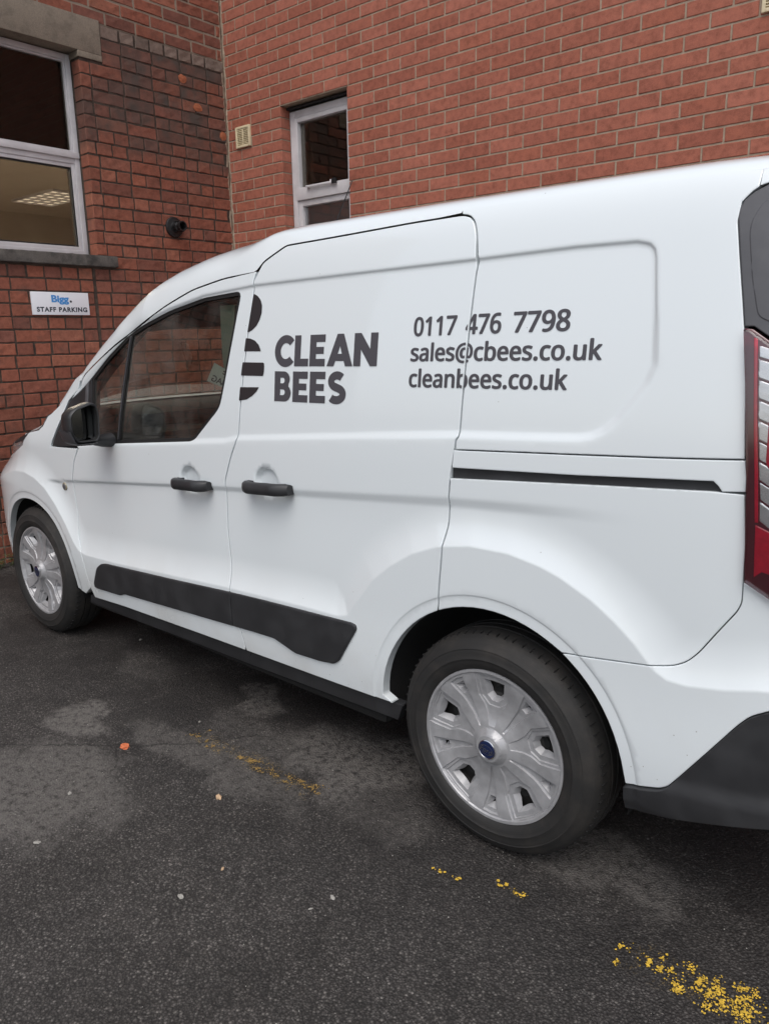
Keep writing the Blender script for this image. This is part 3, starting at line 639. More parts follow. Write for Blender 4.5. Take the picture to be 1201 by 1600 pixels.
# ------------------------------------------------------------ van: outlines in the side plane (x along the van, z up; metres, rear axle at x=0)
ARCHES[:]=[arch(0,.335,.389),arch(-2.662,.315,.375)]
VW=1.835
van=thing('delivery_van','white panel van with bee logo, CLEAN BEES lettering and phone number along its side','van',(0,0,0))
def resample(P,step,closed=True):
    P=[np.array(q,float) for q in P]; out=[]; n=len(P); last=n if closed else n-1
    for i in range(last):
        a,b=P[i],P[(i+1)%n]; L=np.hypot(*(b-a)); k=max(1,int(math.ceil(L/step)))
        for j in range(k): out.append(a+(b-a)*j/k)
    if not closed: out.append(P[-1])
    return np.array(out)
def smooth_poly(P,r=.02,closed=True):
    """round the corners of a polyline by chopping them"""
    P=[np.array(q,float) for q in P]; out=[]; n=len(P)
    for i in range(n):
        if not closed and i in (0,n-1): out.append(P[i]); continue
        a,b,c=P[i-1],P[i],P[(i+1)%n]; d1,d2=a-b,c-b; l1,l2=np.hypot(*d1)+1e-9,np.hypot(*d2)+1e-9
        k=min(r,l1*.42,l2*.42); p1=b+d1/l1*k; p2=b+d2/l2*k
        for t in (0,.25,.5,.75,1): out.append((1-t)**2*p1+2*t*(1-t)*b+t*t*p2)
    return out
def area2(P): 
    P=np.asarray(P); Q=np.roll(P,-1,0); return (P[:,0]*Q[:,1]-Q[:,0]*P[:,1]).sum()
def inset(P,d):
    """move a CCW loop inwards by d (per-vertex normal)"""
    P=np.asarray(P); e=np.roll(P,-1,0)-P; e/=np.hypot(e[:,0],e[:,1])[:,None]+1e-12; n=np.stack([-e[:,1],e[:,0]],1); m=n+np.roll(n,1,0)
    m/=np.maximum(.35,(m*np.roll(n,0,0)).sum(1))[:,None]; return P+m*d
def offpoly(P,d):
    """shift an open polyline to its left by d"""
    P=np.asarray(P,float); e=np.gradient(P,axis=0); e/=np.hypot(e[:,0],e[:,1])[:,None]; return P+np.stack([-e[:,1],e[:,0]],1)*d
def grad_normals(x,z,Sf=None,h=.0022):
    Sf=Sf or S
    sx=(Sf(x+h,z)-Sf(x-h,z))/(2*h); sz=(Sf(x,z+h)-Sf(x,z-h))/(2*h)
    n=np.stack([sx,-np.ones_like(sx),sz],1); return n/np.linalg.norm(n,axis=1)[:,None]
def tri2d(loops,step,extra=()):
    """triangulate the even-odd region of closed loops, with lattice points inside"""
    pts=[];edges=[]
    for L in loops:
        n0=len(pts); pts+=list(map(tuple,L)); edges+=[(n0+i,n0+(i+1)%len(L)) for i in range(len(L))]
    for L in extra:
        n0=len(pts); pts+=list(map(tuple,L)); edges+=[(n0+i,n0+i+1) for i in range(len(L)-1)]
    A=np.array(pts); lo=A.min(0); hi=A.max(0)
    gx,gz=np.meshgrid(np.arange(lo[0],hi[0],step),np.arange(lo[1],hi[1],step*.87)); gx[1::2]+=step*.5
    g=np.stack([gx.ravel(),gz.ravel()],1)
    ins=np.zeros(len(g),bool); dmin=np.full(len(g),9.)
    for L in loops:
        ins^=inside(g[:,0],g[:,1],L); dmin=np.minimum(dmin,sdist(g[:,0],g[:,1],np.vstack([L,L[:1]])))
    for L in extra: dmin=np.minimum(dmin,sdist(g[:,0],g[:,1],np.asarray(L)))
    g=g[ins&(dmin>step*.45)]
    r=delaunay_2d_cdt([Vector(p) for p in pts]+[Vector((float(a),float(b))) for a,b in g],edges,[],0,1e-6)
    V=np.array([tuple(v) for v in r[0]]); F=np.array([tuple(f) for f in r[2]])
    c=V[F].mean(1); k=np.zeros(len(F),bool)
    for L in loops: k^=inside(c[:,0],c[:,1],L)
    F=F[k]; a=V[F]; ar=((a[:,1,0]-a[:,0,0])*(a[:,2,1]-a[:,0,1])-(a[:,2,0]-a[:,0,0])*(a[:,1,1]-a[:,0,1]))
    F=F[np.abs(ar)>1e-12]; ar=ar[np.abs(ar)>1e-12]; F[ar<0]=F[ar<0][:,::-1]
    used=np.unique(F); mp=-np.ones(len(V),int); mp[used]=np.arange(len(used)); return V[used],mp[F]
def panel(name,outer,mat,parent,holes=(),step=.015,off=0.,lip=.030,bev=.0022,extra=(),Sf=None,mirror=False,bevin=.0025,estep=.010,nobev=None):
    Sf=Sf or S
    loops=[]
    for i,L in enumerate([outer]+list(holes)):
        L=resample(L,estep); 
        if area2(L)<0: L=L[::-1]
        loops.append(L)
    ex=list(extra)
    if bev:
        for i,L in enumerate(loops): ex.append(np.vstack([q:=inset(L,bevin if i==0 else -bevin),q[:1]]))
    if Sf is S and step<.02:
        lo=loops[0].min(0)-.015; hi=loops[0].max(0)+.015
        for c in CREASE:
            k=((c>lo)&(c<hi)).all(1); run=[]
            for q,kk in zip(c,k):
                if kk: run.append(q)
                else:
                    if len(run)>1: ex.append(np.array(run))
                    run=[]
            if len(run)>1: ex.append(np.array(run))
    V,F=tri2d(loops,step,ex)
    x,z=V[:,0],V[:,1]; y=Sf(x,z)+off; nn=grad_normals(x,z,Sf)
    allL=[np.vstack([L,L[:1]]) for L in loops]
    bd=np.full(len(V),9.)
    for L in allL: bd=np.minimum(bd,sdist(x,z,L))
    isb=bd<2e-5
    # outward in-plane direction at the rim
    verts=np.stack([x,y,z],1); norms=nn.copy(); faces=[tuple(f) for f in F]
    if nobev is not None: isb&=~nobev(x,z)
    if bev: verts[isb,1]+=bev
    if lip:
        from collections import Counter
        cnt=Counter()
        for f in F:
            for a,b in ((f[0],f[1]),(f[1],f[2]),(f[2],f[0])): cnt[(min(a,b),max(a,b))]+=1
        be=[(a,b) for f in F for a,b in ((f[0],f[1]),(f[1],f[2]),(f[2],f[0])) if cnt[(min(a,b),max(a,b))]==1]
        ev=[];en=[];n0=len(verts)
        outn=np.zeros((len(V),3))
        for a,b in be:
            d=V[b]-V[a]; L=np.hypot(*d)+1e-12; o=np.array([d[1]/L,0,-d[0]/L]); outn[a]+=o; outn[b]+=o
        l=np.linalg.norm(outn,axis=1); outn[l>0]/=l[l>0][:,None]
        idx={}
        for a,b in be:
            for q in (a,b):
                if q not in idx: idx[q]=n0+len(ev); p=verts[q]; ev+=[p.copy(),p+np.array([0,lip,0])]; en+=[outn[q],outn[q]]
            faces.append((int(a),int(b)) and (idx[b],idx[a],idx[a]+1,idx[b]+1))
        if bev: norms[isb]=norms[isb]+.8*outn[isb]; norms/=np.linalg.norm(norms,axis=1)[:,None]
        verts=np.vstack([verts,ev]); norms=np.vstack([norms,en])
    if mirror:
        verts[:,1]=VW-verts[:,1]; norms[:,1]*=-1; faces=[tuple(reversed(f)) for f in faces]
    return mesh_obj(name,verts,[tuple(int(i) for i in f) for f in faces],mat,parent,True,norms)
def strip(name,A,B,mat,parent,cols=4,mid=None):
    pass
G=.0026
def _lines():
    out=[]
    b=np.array([q for q in BULGE if -3.2<q[0]<.9]); c=resample(b,.010,False)
    out+=[c,offpoly(c,.004)[3:-3],offpoly(c,.011)[6:-6],offpoly(c,-.004)[3:-3]]
    for A,r0,zc in ((ARCHES[0],.389,.335),(ARCHES[1],.375,.315)):
        cx=np.mean([q[0] for q in A[8:-8]])
        for dr in (.0295,.033,.0365): out.append(np.array(arch(cx,zc,r0+dr,110,-.08,3.22)))
    r=resample(np.array([q for q in RECESS if q[0]>-2.3][0:]),.012,False)
    for d in (-.006,.000,.006,.012,.019): out.append(offpoly(r,d)[2:-2])
    xs=np.arange(-2.3,.35,.012); zc=np.interp(xs,RCX,RCZ); bw=np.interp(xs,[-2.2,-1.45,-.63,.23],[.014,.020,.034,.04])
    for f in (0,.33,.66,1.): out.append(np.stack([xs,zc-bw*f],1))
    for ax,az in DENT:
        for rr in (.25,.5,.74,.80,.87,.94,1.0): out.append(np.array([(ax+.060*rr*math.cos(a),az+.052*rr*math.sin(a)) for a in np.linspace(0,2*math.pi,max(12,int(48*rr)))]))
    return out
CREASE=_lines()
Tn={k:np.array(v,float) for k,v in T.items()}
bs=np.array(smooth_poly(Tn['bseam'],.03,False)); sr=np.array(smooth_poly(Tn['sdr'],.03,False)); ds=np.array(smooth_poly(Tn['dseam'],.02,False))
gut=np.array(smooth_poly(Tn['gut'],.04,False)); st=np.array(smooth_poly(Tn['sdtop'],.012,False)); wn=Tn['win']
sill=Tn['silltop']; sillb=Tn['sillbot']
def zof(P,x): return float(np.interp(x,P[:,0],P[:,1]))
RA=np.array(ARCHES[0])[::-1]; FA=np.array(ARCHES[1])[::-1]      # left to right, over the top
def cut_arch(P,zl,zr):
    k=[i for i,q in enumerate(P) if q[1]>(zl if q[0]<P[:,0].mean() else zr)]; return P[k[0]:k[-1]+1]
# front door: one sheet of steel with the frame of its window
bl=offpoly(bs,G)          # bseam runs downwards: left of travel is +x
br_=offpoly(bs,-G)
dl_=offpoly(ds,G)          # dseam runs downwards: left is +x
gl_=offpoly(gut,-G)        # gutter runs to the rear: right is below
door_out=[(-2.151,.979),(-2.395,.9655)]+[(-2.238,1.1765),(-2.150,1.2300)]+[tuple(q) for q in gl_[1:-1]]+[tuple(q) for q in br_ if q[1]>.335]+[(br_[-8][0],.331) if False else (-1.0405,.3315)]
# keep the rear edge strictly downwards to the sill
rear=[tuple(q) for q in br_ if q[1]>.336]
low=[(x,zof(sill,x)+.003) for x in np.linspace(rear[-1][0]-.004,-2.136,14)]
front=[tuple(q) for q in dl_[::-1] if q[1]>.302]
wbot=[(-2.3905,.9665),(-1.852,1.0205),(-1.3108,1.0700)]
winloop=[tuple(q) for q in smooth_poly([tuple(q) for q in wn],.035)]
# the window outline without its front lower corner, walked from the sill rail round to the A pillar
w_in=smooth_poly([(-2.150,.985),(-1.8519,1.0192),(-1.3108,1.0686),(-1.2858,1.0771),(-1.231,1.1197),(-1.1325,1.1988),(-1.1047,1.2861),(-1.0663,1.4393),(-1.0348,1.5839),(-1.2402,1.5712),(-1.4435,1.5348),(-1.6107,1.4901),(-1.7212,1.4537),(-1.9004,1.3611),(-2.0569,1.2685),(-2.21,1.187)],.03,False)
door_loop=[tuple(q) for q in w_in]+[(-2.165,1.2265)]+[tuple(q) for q in gl_ if q[0]>-2.14 and q[0]<-.972]+rear+low+front
door=panel('front_door',door_loop,M['paint'],van,step=.015)
# sliding door
RZ=lambda x: .335+math.sqrt(.389**2-x*x)
sl_rear=offpoly(sr,-G); sl_front=offpoly(bs,G)
top=[tuple(q) for q in offpoly(st,-G) if q[0]>-.955 and q[1]>1.62]
ra=cut_arch(RA,.352,.30)
sdl=[tuple(q) for q in sl_front[::-1] if q[1]>.337 and q[1]<1.634]+top+[tuple(q) for q in sl_rear if q[1]<1.612 and q[1]>.703]
xa=sl_rear[-1][0]-.002; sdl+=[(xa,RZ(xa)+.0002)]
sdl+=[tuple(q) for q in ra[::-1] if q[0]<xa-.004]
sdl+=[(x,zof(sill,x)+.003) for x in np.linspace(-.352,sl_front[-1][0]+.036,9)]
sdoor=panel('sliding_door',sdl,M['paint'],van,step=.014)
# rear quarter: upper side, rail cover, lower side
ROOFZ=lambda x: 1.742-.012*max(0.,x-.2)
lampx=Tn['lampL']
us,ls=Tn['upseam'],Tn['loseam']
qr=offpoly(sr,G)
def seamz(P,x): return float(np.interp(x,P[:,0],P[:,1]))
stt=offpoly(st,G)
q_top=[(-.955,1.6445)]
quarter=[(x,ROOFZ(x)) for x in (.5558,.35,.15,-.05)]+[(-.1675,1.742)]+[tuple(q) for q in stt if q[0]>-.1675 and q[1]<1.7345]+[tuple(q) for q in qr if q[1]<1.60 and q[1]>seamz(us,q[0])+.004]+[(x,seamz(us,x)+.0018) for x in (-.12,.05,.2253,.4211,.592)]
quarter+=[tuple(q) for q in lampx[::-1] if 1.18<q[1]<1.66]+[(.5265,1.679),(.5425,1.6965),(.5545,1.7050)]
quart=panel('body_side',quarter,M['paint'],van,step=.012,nobev=lambda x,z:(z>1.736))
cover=[(-.127,seamz(us,-.127)-.0018)]+[(x,seamz(us,x)-.0018) for x in (.05,.2253,.4211,.593)]+[(.5985,1.1395),(.600,1.109)]+[(.556,1.1045),(.5468,1.1165),(.5365,1.1248)]+[(x,float(np.interp(x,Tn['slot'][:4,0],Tn['slot'][:4,1]))+.001) for x in (.4248,.2283,.05,-.131)]
panel('rail_cover',cover,M['paint'],van,step=.014)
slot=[tuple(q) for q in Tn['slot']]
panel('sliding_rail',[(-.136,1.095),(.2283,1.110),(.55,1.128),(.563,1.097),(.2292,1.080),(-.137,1.056)],M['trim'],van,off=.012,lip=.004,step=.03)
be=offpoly(Tn['bmpseam'],-0); bu=offpoly(np.array(smooth_poly(Tn['bmpseam'],.03,False)),.0013); bd_=offpoly(np.array(smooth_poly(Tn['bmpseam'],.03,False)),-.0013)
lowq=[(-.1395,1.0585),(.05,1.0715),(.2292,1.0835),(.5345,1.1025),(.5985,1.1025)]+[tuple(q) for q in lampx if .93<q[1]<1.09]+[tuple(q) for q in bu[::-1] if q[0]>.222]
raR=[tuple(q) for q in ra if q[0]>sr[-1][0]+.004]
lowq+=[(.2130,.6625)]+[q for q in raR[::-1] if q[1]>.6665 or q[0]<0]+[(xq:=qr[-1][0]-.002,RZ(xq)+.0002)]
lowq+=[tuple(q) for q in qr[::-1] if q[1]<1.052 and q[1]>.705]
panel('rear_fender',lowq,M['paint'],van,step=.014)
# rear bumper, painted and black plastic sections
bk=np.array(smooth_poly(Tn['bmpblk'],.02,False)); 
raB=[tuple(q) for q in ra if q[1]<.655 and q[0]>.1]
XR=.838
bump_w=[(.2150,.6598)]+[tuple(q) for q in bd_ if q[0]>.226]+[(.6145,.918),(.640,.9035),(.68,.880),(.76,.845),(XR,.83)]+[(XR,.665),(.76,.664)]+[tuple(q+np.array([0,.0015])) for q in bk[::-1]]+[q for q in raB[::-1] if q[1]>.372]
panel('rear_bumper',bump_w,M['paint'],van,step=.014)
bb=Tn['bmpbot']
bump_b=[tuple(q-np.array([0,.0012])) for q in bk]+[(.76,.6615),(XR,.662),(XR,.43),(.78,.405)]+[tuple(q) for q in bb[::-1]]
Sb=lambda x,z: S(x,z)-.004-.010*sst(.0,.05,.43-z+.12*(np.asarray(x)-.4))*sst(.30,.34,z)
panel('lower_bumper',bump_b,M['trim'],van,step=.014,Sf=Sb)
# black sill skirts
def skirt(x0,x1):
    return [(x,zof(sill,x)-.001) for x in np.linspace(x0,x1,8)]+[(x+ (0 if i else .0),zof(sillb,x)) for i,x in enumerate(np.linspace(x1-.028,x0-(.05 if x0<-2 else .037),8))]
Ss=lambda x,z: base(x,z)-.008+.03*sst(.245,.20,np.asarray(z))
panel('sill_skirt',skirt(-2.205,-1.041),M['trim'],van,Sf=Ss,step=.02,lip=.03)
panel('sill_skirt',skirt(-1.036,-.322),M['trim'],van,Sf=Ss,step=.02,lip=.03)
# front fender
fa=cut_arch(FA,.30,.298)
hs_=Tn['hoodseam']
dr_=offpoly(ds,-G)
fen=[(-2.150,.9745),(-2.402,.9635),(-2.245,1.1775),(-2.158,1.2300),(-2.1350,1.2868),(-2.20,1.262)]+[(-2.33,1.152),(-2.405,1.112)]+[tuple(q+np.array([0,-.002])) for q in hs_]+[(-2.7013,.9475),(-2.7945,.9140)]+[(-2.90,.885),(-3.04,.86),(-3.17,.845),(-3.17,.60)]+[(-3.045,.60)]
fen=fen[:-1]+[(-3.10,.60),(-3.055,.42),(-3.046,.305)]
fen+=[tuple(q) for q in fa]
fen+=[(-2.219,.296)]+[tuple(q) for q in dr_[::-1] if q[1]>.30 and q[1]<.97]
panel('front_fender',fen,M['paint'],van,step=.015)
fb=[(-3.173,.845),(-3.30,.83),(-3.46,.80),(-3.47,.30),(-3.20,.24),(-3.06,.245),(-3.049,.305),(-3.058,.42),(-3.104,.60),(-3.173,.60)]
panel('front_bumper',fb,M['paint'],van,step=.02,lip=.01)
# black rub strips on the doors
def clip_x(P,x,left):
    out=[];n=len(P)
    for i in range(n):
        a,b=P[i],P[(i+1)%n]; ia=(a[0]<x)==left; ib=(b[0]<x)==left
        if ia: out.append(tuple(a))
        if ia!=ib: t=(x-a[0])/(b[0]-a[0]); out.append((x,a[1]+t*(b[1]-a[1])))
    return out
mo=smooth_poly([tuple(q) for q in Tn['mould']],.012)
Sm=lambda x,z: S(x,z)-.011
panel('rub_strip',clip_x(mo,-1.0988,True),M['trim'],door,Sf=Sm,bev=.005,bevin=.006,lip=.012,step=.014)
panel('rub_strip',clip_x(mo,-1.0945,False),M['trim'],sdoor,Sf=Sm,bev=.005,bevin=.006,lip=.012,step=.014)
# ---- window of the front door
wl_=smooth_poly([(-2.150,.982),(-1.8519,1.0172),(-1.3108,1.0666),(-1.2838,1.0751),(-1.229,1.1177),(-1.1305,1.1968),(-1.1027,1.2851),(-1.0643,1.4383),(-1.0328,1.5859),(-1.2402,1.5732),(-1.4435,1.5368),(-1.6107,1.4921),(-1.7212,1.4557),(-1.9004,1.3631),(-2.022,1.291),(-2.018,1.020),(-2.1,1.0)],.02)
big=resample([(-2.018,1.0045),(-1.8519,1.0182),(-1.3108,1.0676),(-1.2838,1.0751),(-1.229,1.1177),(-1.1305,1.1968),(-1.1027,1.2851),(-1.0643,1.4383),(-1.0328,1.5859),(-1.2402,1.5732),(-1.4435,1.5368),(-1.6107,1.4921),(-1.7212,1.4557),(-1.9004,1.3631),(-2.036,1.2815)],.012)
if area2(big)<0: big=big[::-1]
glassl=inset(big,.014)
panel('window_seal',[tuple(q) for q in big],M['seal'],door,holes=[[tuple(q) for q in glassl]],off=.004,lip=.012,bev=0,step=.02)
b0,b1=Tn['bar']
barx=lambda z: b1[0]+(b0[0]-b1[0])*(z-b1[1])/(b0[1]-b1[1])
gA=[tuple(q) for q in glassl if q[0]<barx(q[1])-.008]; gB=[tuple(q) for q in glassl if q[0]>barx(q[1])+.008]
panel('door_glass',gB,M['glass'],door,off=.010,lip=0,bev=0,step=.03)
panel('quarter_glass',gA,M['glass'],door,off=.010,lip=0,bev=0,step=.03)
zt_=1.452; panel('window_bar',[(barx(1.03)-.013,1.03),(barx(1.03)+.013,1.03),(barx(zt_)+.013,zt_+.006),(barx(zt_)-.013,zt_-.008)],M['seal'],door,off=.003,lip=.012,bev=.002,step=.03)
panel('bar_trim',[(barx(1.04)+.001,1.04),(barx(1.04)+.005,1.04),(barx(zt_)+.005,zt_-.004),(barx(zt_)+.001,zt_-.005)],M['dtrim'],door,off=-.001,lip=.004,bev=0,step=.03)
sail=[(-2.385,.9675),(-2.15,.984),(-2.0225,1.0035),(-2.041,1.2795),(-2.0569,1.2675),(-2.2315,1.1740)]
panel('mirror_sail',sail,M['trim'],door,off=.0015,lip=.012,step=.02)
panel('sail_edge',[(-2.085,1.05),(-2.058,1.05),(-2.066,1.262),(-2.090,1.249)],M['dtrim'],door,off=-.003,lip=.006,bev=.003,bevin=.004,step=.02)
# slim bright rail under the drip channel
# ---- handles
def handle(parent,x0,x1,zc,slope):
    bm=bmesh.new(); n=15; seg=14; prev=None
    for i in range(n):
        t=i/(n-1); x=x0+(x1-x0)*t; z=zc+slope*(x-(x0+x1)/2); y=float(S(np.array([x0-.01 if t<.5 else x1+.01]),np.array([z]))[0])
        e=min(1.,math.sin(math.pi*min(max(t,.0),1.))*3.2+.25); hz=.0205*(.72+.28*min(1,e)) ; hy=.012+.007*e
        out=.014+.024*min(1.,math.sin(math.pi*t)*1.6)
        ring=[bm.verts.new((x,y-out+hy*math.cos(a)*-1,z+hz*math.copysign(abs(math.sin(a))**.6,math.sin(a)))) for a in [2*math.pi*k/seg for k in range(seg)]]
        if prev: 
            for k in range(seg): bm.faces.new((prev[k],prev[(k+1)%seg],ring[(k+1)%seg],ring[k]))
        else: bm.faces.new(ring[::-1])
        prev=ring
    bm.faces.new(prev); bmesh.ops.recalc_face_normals(bm,faces=bm.faces)
    h=bm_obj('door_handle',bm,M['trim'],parent,angle=50)
    for xx in (x0+.016,x1-.016):
        bm=bmesh.new(); y=float(S(np.array([xx]),np.array([zc]))[0]); box(bm,(xx-.015,y-.020,zc-.013),(xx+.015,y+.012,zc+.013),.004); bm_obj('handle_mount',bm,M['trim'],parent,angle=40)
    bm=bmesh.new(); xs=x0+(x1-x0)*.62; y=float(S(np.array([x0-.01]),np.array([zc]))[0])
    return h
handle(door,-1.402,-1.190,.9155,.040)
handle(sdoor,-.984,-.758,.9510,.050)
# round side lens on the fender
bm=bmesh.new(); yy=float(S(np.array([-2.318]),np.array([.787]))[0]); nn=grad_normals(np.array([-2.318]),np.array([.787]))[0]
q=axis_m(Vector((-2.318,yy,.787)),nn); lathe(bm,[(.019,-.004),(.019,.002),(.017,.005),(.0145,.0055)],q,28); o=bm_obj('side_marker',bm,M['fmark'],van,angle=40)
bm=bmesh.new(); lathe(bm,[(.0125,.004),(.0125,.007),(.009,.009),(.004,.0095)],q,24); bm_obj('marker_lens',bm,M['dtrim'],o,angle=40)
# ---- mirror
mir=bpy.data.objects.new('wing_mirror',None); COL.objects.link(mir); mir.parent=van
outl=smooth_poly([(-.163,1.153),(-.140,1.176),(-.070,1.196),(-.050,1.188),(-.042,1.150),(-.047,1.060),(-.060,1.043),(-.135,1.043),(-.150,1.055),(-.165,1.092)],.016)
oc=np.array(outl); cen=oc.mean(0)
bm=bmesh.new(); prev=None
for x,s,dy,dz in ((-1.802,.90,0,0),(-1.800,.95,0,0),(-1.803,1.0,0,0),(-1.812,1.03,-.002,0),(-1.835,1.03,-.003,0),(-1.865,.99,-.002,0),(-1.893,.88,.002,0),(-1.910,.66,.006,0),(-1.917,.3,.008,0)):
    ring=[bm.verts.new((x,cen[0]+(a-cen[0])*s+dy,cen[1]+(b-cen[1])*s+dz)) for a,b in outl]
    if prev:
        for k in range(len(ring)): bm.faces.new((prev[k],prev[(k+1)%len(ring)],ring[(k+1)%len(ring)],ring[k]))
    prev=ring
bm.faces.new(prev); bmesh.ops.recalc_face_normals(bm,faces=bm.faces); bm_obj('mirror_housing',bm,M['trim'],mir,angle=50)
bm=bmesh.new(); r1=[(-1.8025,cen[0]+(a-cen[0])*.91,cen[1]+(b-cen[1])*.91) for a,b in outl]; r2=[(-1.816,cen[0]+(a-cen[0])*.86,cen[1]+(b-cen[1])*.88) for a,b in outl]
A1=[bm.verts.new(p_) for p_ in r1]; A2=[bm.verts.new(p_) for p_ in r2]
for k in range(len(A1)): bm.faces.new((A1[k],A1[(k+1)%len(A1)],A2[(k+1)%len(A2)],A2[k]))
bm_obj('mirror_bezel',bm,M['dark'],mir,True)
bm=bmesh.new(); vv=[bm.verts.new((-1.826-(a-cen[0])*.30,cen[0]+(a-cen[0])*.87,cen[1]+(b-cen[1])*.89)) for a,b in outl]; bm.faces.new(vv); bmesh.ops.recalc_face_normals(bm,faces=bm.faces)
bm_obj('mirror_glass',bm,M['mirror'],mir)
bm=bmesh.new(); prev=None
for x,y,z,a,b in ((-1.85,-.075,1.046,.034,.014),(-1.855,-.045,1.040,.032,.020),(-1.862,-.01,1.036,.034,.026),(-1.868,.035,1.034,.040,.030)):
    ring=[bm.verts.new((x+a*math.cos(t),y,z+b*math.sin(t))) for t in [2*math.pi*k/18 for k in range(18)]]
    if prev:
        for k in range(18): bm.faces.new((prev[k],prev[(k+1)%18],ring[(k+1)%18],ring[k]))
    prev=ring
bmesh.ops.recalc_face_normals(bm,faces=bm.faces); bm_obj('mirror_arm',bm,M['trim'],mir,True)
bm=bmesh.new(); lo_=[(-.166,1.094),(-.151,1.053),(-.137,1.040),(-.058,1.040)]
pp=[Vector((-1.845,a-.004,b-.003)) for a,b in lo_]; prev=None
for p_ in pp:
    ring=[bm.verts.new(p_+Vector((.05*math.cos(t),0,0))+Vector((0,-.0022*math.sin(t),-.0022*math.sin(t)))) for t in [2*math.pi*k/10 for k in range(10)]]
    if prev:
        for k in range(10): bm.faces.new((prev[k],prev[(k+1)%10],ring[(k+1)%10],ring[k]))
    prev=ring
bm_obj('mirror_skirt',bm,M['dtrim'],mir,True)
# ---- lettering
def place_text(name,body,mat,parents,x0,x1,z0a,z0b,caph,capchar='H',fn=None,off=0.,spacing=1.,cut=None,depth=-.0011):
    P,F=text_tris(body,fn,off,spacing); ref,_=text_tris(capchar,fn,off); h=ref[:,1].max()-ref[:,1].min(); b0_=ref[:,1].min()
    mn=P[:,0].min();mx=P[:,0].max(); t=(P[:,0]-mn)/(mx-mn)
    X=x0+(x1-x0)*t; Z=z0a+(z0b-z0a)*t+caph*(P[:,1]-b0_)/h
    def mk(Vx,Vz,FF,par_):
        y=S(Vx,Vz)+depth; n=grad_normals(Vx,Vz); return mesh_obj(name,np.stack([Vx,y,Vz],1),FF,mat,par_,True,n)
    if cut is None: return mk(X,Z,F,parents[0])
    bm=bmesh.new(); vs=[bm.verts.new((a,0,b)) for a,b in zip(X,Z)]
    for f in F:
        try: bm.faces.new([vs[i] for i in f])
        except ValueError: pass
    (ax,az),(bx,bz)=cut; d=Vector((bx-ax,0,bz-az)).normalized(); nrm=Vector((-d.z,0,d.x)); nrm=nrm if nrm.x>0 else -nrm
    for sgn,pr in ((-1,parents[0]),(1,parents[1])):
        b2=bm.copy(); co=Vector((ax,0,az))+nrm*(.0034*sgn)
        bmesh.ops.bisect_plane(b2,geom=b2.verts[:]+b2.edges[:]+b2.faces[:],plane_co=co,plane_no=nrm,clear_outer=sgn<0,clear_inner=sgn>0)
        b2.verts.index_update(); vx=np.array([v.co.x for v in b2.verts]); vz=np.array([v.co.z for v in b2.verts]); ff=[tuple(v.index for v in f.verts) for f in b2.faces]
        mk(vx,vz,ff,pr); b2.free()
    bm.free()
def arcp(cx,cz,rx,rz,a0,a1,n): return [(cx+rx*math.cos(math.radians(a0+(a1-a0)*k/n)),cz+rz*math.sin(math.radians(a0+(a1-a0)*k/n))) for k in range(n+1)]
def thick(path,wd):
    P=np.array(path,float); e=np.gradient(P,axis=0); e/=np.hypot(e[:,0],e[:,1])[:,None]; n=np.stack([-e[:,1],e[:,0]],1)*wd/2
    return [tuple(q) for q in np.vstack([P+n,(P-n)[::-1]])]
def glyph(ch):
    """heavy geometric capitals: closed loops (even-odd) and the advance width, cap height 1"""
    if ch=='L': return [[(0,0),(.64,0),(.64,.245),(.285,.245),(.285,1),(0,1)]],.66
    if ch=='E': return [[(0,0),(.68,0),(.68,.235),(.285,.235),(.285,.392),(.62,.392),(.62,.612),(.285,.612),(.285,.765),(.67,.765),(.67,1),(0,1)]],.73
    if ch=='N': return [[(0,0),(.285,0),(.285,.50),(.665,0),(.93,0),(.93,1),(.645,1),(.645,.52),(.268,1),(0,1)]],.97
    if ch=='A': return [[(0,0),(.30,0),(.365,.165),(.715,.165),(.78,0),(1.085,0),(.675,1),(.41,1)],[(.455,.385),(.54,.625),(.626,.385)]],1.08
    if ch=='C': return [arcp(.52,.5,.52,.525,42,318,36)+arcp(.525,.5,.245,.262,318,42,28)],.90
    if ch=='B':
        o=[(0,0)]+[(.46,0)]+arcp(.46,.285,.315,.285,-90,52,14)+arcp(.43,.745,.285,.255,-35,90,12)+[(0,1)]
        return [o,[(.275,.21),(.275,.405)]+arcp(.41,.3075,.085,.0975,90,-90,8),[(.275,.605),(.275,.79)]+arcp(.40,.6975,.078,.0925,90,-90,8)],.82
    if ch=='S':
        p_=arcp(.40,.705,.245,.185,38,250,22)+arcp(.375,.305,.275,.188,64,-142,22)
        return [thick(p_,.255)],.80
def tris_of(loops_sets,extra_copies=()):
    pts=[];edges=[]
    for L in loops_sets:
        for q in L: n0=len(pts); pts+=q; edges+=[(n0+i,n0+(i+1)%len(q)) for i in range(len(q))]
    r=delaunay_2d_cdt([Vector(p_) for p_ in pts],edges,[],0,1e-6); V=np.array([tuple(v) for v in r[0]]); F=np.array([tuple(f) for f in r[2]]); c=V[F].mean(1); k=np.zeros(len(F),bool)
    for L in loops_sets:
        q=np.zeros(len(F),bool)
        for l_ in L: q^=inside(c[:,0],c[:,1],l_)
        k|=q
    F=F[k]; a=V[F]; ar=((a[:,1,0]-a[:,0,0])*(a[:,2,1]-a[:,0,1])-(a[:,2,0]-a[:,0,0])*(a[:,1,1]-a[:,0,1])); F=F[np.abs(ar)>1e-12]; ar=ar[np.abs(ar)>1e-12]; F[ar<0]=F[ar<0][:,::-1]
    return V,F
def heavy_text(body):
    S_=[];x=0
    for ch in body:
        L,w_=glyph(ch); S_.append([[(a+x,b) for a,b in l_] for l_ in L]); x+=w_+.035
    return tris_of(S_)
